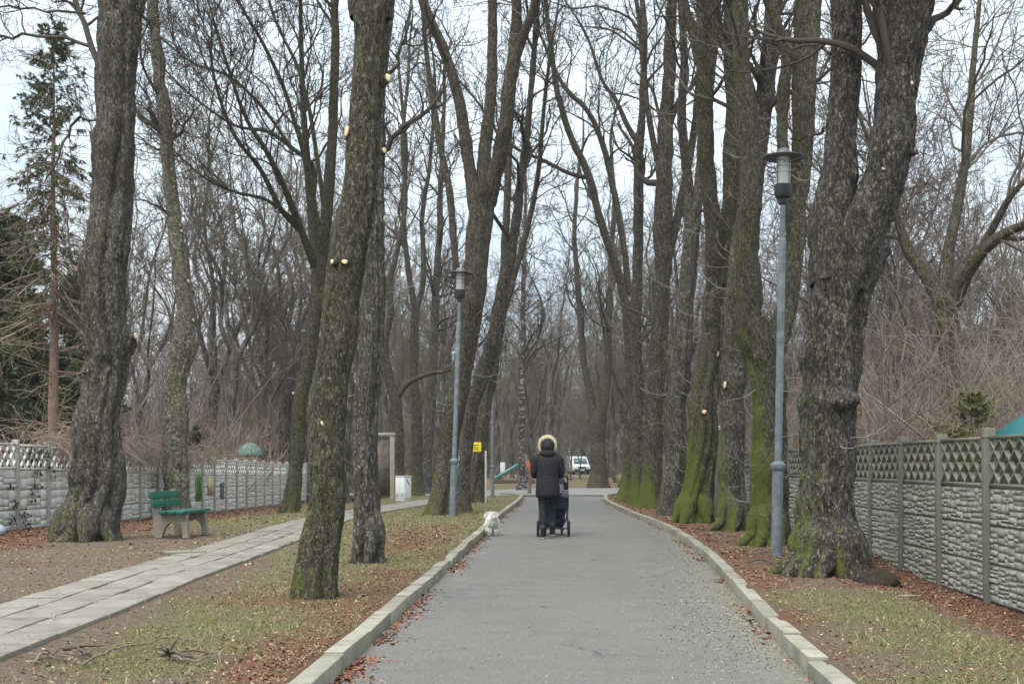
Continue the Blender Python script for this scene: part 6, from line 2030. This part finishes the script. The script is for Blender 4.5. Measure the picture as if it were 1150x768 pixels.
def sapling():
    Y = 50.0; s = Y / F
    p = P(594.5, 556, Y); z0 = float(zg(p[0], Y))
    e = empty('broken_sapling', (p[0], Y, z0), 0, 'thin young tree with torn orange wood at its broken top', 'tree')
    q = lambda u, v: ((u - 594.5) * s, 0, H - (v - CV) * s - z0)
    mb = MB()
    pp, rr = resample([q(594.5, 560), q(595, 545), q(595.5, 535), (q(594.5, 528)[0], .05, q(594.5, 528)[2])], [.09, .075, .085, .07], .05)
    mb.tube(pp, rr, 10); mb.build('trunk', M['wood'], e, smooth=True)
    rng = random.Random(6); mb = MB()
    for k in range(9):
        b = np.array(q(594.5 + rng.uniform(-1, 1.4), 531)); 
        t = np.array(q(rng.uniform(587.5, 594), rng.uniform(509, 520)))
        m_ = (b + t) / 2 + [rng.uniform(-.02, .1), rng.uniform(-.06, .06), 0]
        pp, rr = resample([b, m_, t], [.05, .045, .012], .05)
        mb.tube(pp, rr, 6)
    mb.build('torn_wood', M['orange_wood'], e)
sapling()

# ------------------------------------------------------------------ teal roofs, bag, sticks
def pavilion():
    Y = 12.3; s = (Y + 3.0) / F
    x0 = (1109 - CU) * s; zE = H - (491 - CV) * s
    hw = 1.5
    e = empty('garden_pavilion', (x0 + hw, Y + hw, float(zg(x0 + hw, Y + hw))), 0, 'garden pavilion with teal pyramid roof behind the stone fence', 'pavilion')
    z = zE - e.location.z
    mb = MB()
    ap = (0, 0, z + hw * .87)
    c = [(-hw, -hw, z), (hw, -hw, z), (hw, hw, z), (-hw, hw, z)]
    lo = [(a, b, z - .06) for a, b, _ in c]
    mb.add(c + lo + [ap], [(0, 1, 8), (1, 2, 8), (2, 3, 8), (3, 0, 8), (0, 4, 5, 1), (1, 5, 6, 2), (2, 6, 7, 3), (3, 7, 4, 0), (7, 6, 5, 4)])
    mb.build('roof', M['teal'], e)
    for sx in (-1, 1):
        for sy in (-1, 1):
            MB().box((sx * (hw - .25), sy * (hw - .25), z / 2 - .08), (.12, .12, z + .02), .01).build('post', M['wood'], e)
pavilion()
def tarp():
    Y = 39.5; s = Y / F
    c = P(281, 511, Y)
    z0 = float(zg(c[0], Y))
    e = empty('garden_parasol', (c[0], Y, z0), 0, 'rumpled teal parasol showing over the top of the white fence', 'parasol')
    n = 26; rings = []
    zb = H - (512 - CV) * s - z0
    for k, (r, z) in enumerate(((.42, -.02), (.4, .1), (.33, .25), (.22, .37), (.1, .45), (.02, .47))):
        th = np.linspace(0, 2 * np.pi, n, endpoint=False)
        rr = r * (1 + .1 * np.sin(7 * th + k))
        rings.append(np.stack([rr * np.cos(th), rr * np.sin(th), np.full(n, zb + z) - .03 * np.cos(6 * th) * (k < 2)], -1))
    MB().loft(rings, cap=True).build('canopy', M['tarp'], e, smooth=True)
    MB().tube([(0, 0, -.1), (0, 0, zb + .3)], .02, 8).build('pole', M['lamp'], e)
tarp()
def bag():
    p = G(-6, 601)
    o_ = MB(); rings = []
    for z, r in ((-.02, .1), (.03, .16), (.1, .17), (.15, .12), (.18, .05), (.2, .02)):
        q = ell(0, 0, z, r, r * .85, 18)
        q[:, :2] *= 1 + .08 * np.sin(np.arange(18) * 1.7 + z * 30)[:, None]
        rings.append(q)
    o_.loft(rings)
    o = o_.build('plastic_bag', M['bag'], None, p, smooth=True)
    tag(o, 'pale blue plastic bag on the leaves by the white fence at the left edge', 'bag')
bag()

def stick(name, pix, r, mat, label, cat='branch', forks=0, seed=0, lift_=0.015, group=None):
    rng = np.random.default_rng(seed)
    pts = np.array([G(u, v, lift_ + r) for u, v in pix])
    pts[1:-1, 2] += rng.uniform(0, .03, len(pts) - 2)
    rr = np.linspace(r, r * .45, len(pts))
    a, b = resample(pts, rr, .04)
    a = a + rng.normal(0, .003, a.shape)
    mb = MB(); mb.tube(a, b, 7)
    for _ in range(forks):
        k = rng.integers(len(a) // 5, len(a) - 2)
        d = unit(a[k + 1] - a[k]); d = unit(d + rng.normal(0, .6, 3) * [1, 1, .3])
        l = rng.uniform(.1, .3)
        mb.tube([a[k], a[k] + d * l * .5 + [0, 0, .01], a[k] + d * l + rng.normal(0, .02, 3)], [b[k] * .7, b[k] * .5, b[k] * .25], 5)
    o = mb.build(name, M[mat], smooth=True)
    tag(o, label, cat, group)
stick('fallen_branch', [(92, 750), (110, 743), (140, 735), (165, 727), (190, 723), (222, 724)], .008, 'stick_mid', 'long thin curved fallen branch on the lawn right of the path', forks=2, seed=1)
stick('fallen_branch', [(178, 737), (200, 744), (222, 748), (243, 742), (250, 755)], .008, 'stick_mid', 'short pale crooked branch on red leaves right of the long one', forks=4, seed=2)
stick('fallen_branch', [(40, 748), (48, 738), (70, 742), (88, 746)], .01, 'stick_mid', 'small pale twig at the edge of the paved path', forks=4, seed=3)
stick('fallen_branch', [(72, 734), (85, 737), (102, 742)], .014, 'stick_dark', 'dark twig heap piece beside the small pale twig', forks=6, seed=4)
stick('fallen_branch', [(182, 741), (196, 742), (216, 743)], .014, 'stick_dark', 'dark stick lying on the red leaf patch', forks=5, seed=5)
stick('fallen_branch', [(58, 698), (60, 705), (57, 710)], .006, 'stick', 'tiny twig lying on the slabs of the paved path', seed=6, lift_=.06)
stick('fallen_branch', [(840, 634), (855, 632), (868, 635)], .012, 'stick_dark', 'dark stick at the foot of the large right lamp post', forks=2, seed=7)
stick('fallen_branch', [(1010, 672), (1022, 674), (1036, 672)], .012, 'stick', 'pale stick lying on leaves below the stone fence', forks=1, seed=8)
def stump():
    p = G(985, 655)
    mb = MB(); rings = []
    rng = np.random.default_rng(12)
    for z, r in ((-.05, .21), (.02, .2), (.08, .16), (.12, .09), (.13, .02)):
        q = ell(0, 0, z, r, r * .8, 22)
        q[:, :2] *= 1 + rng.uniform(-.3, .25, (22, 1)); q[:, 2] += rng.uniform(-.03, .04, 22)
        rings.append(q)
    mb.loft(rings); o = mb.build('tree_stump', M['rotten'], None, p, smooth=True)
    tag(o, 'low dark rotten stump in the red leaves right of the massive forked tree', 'stump')
stump()

def haze():
    t = bpy.data.materials.new('haze'); t.use_nodes = True
    nt = t.node_tree
    nt.nodes.clear()
    out = nt.nodes.new('ShaderNodeOutputMaterial')
    v = nt.nodes.new('ShaderNodeVolumePrincipled')
    v.inputs['Color'].default_value = (0.86, 0.88, 0.9, 1)
    v.inputs['Density'].default_value = 0.0004
    nt.links.new(v.outputs['Volume'], out.inputs['Volume'])
    o = MB().box((0, 92, 12), (240, 250, 27)).build('haze', t)
    o['kind'] = 'stuff'
    o['label'] = 'faint winter haze between the trees'
haze()
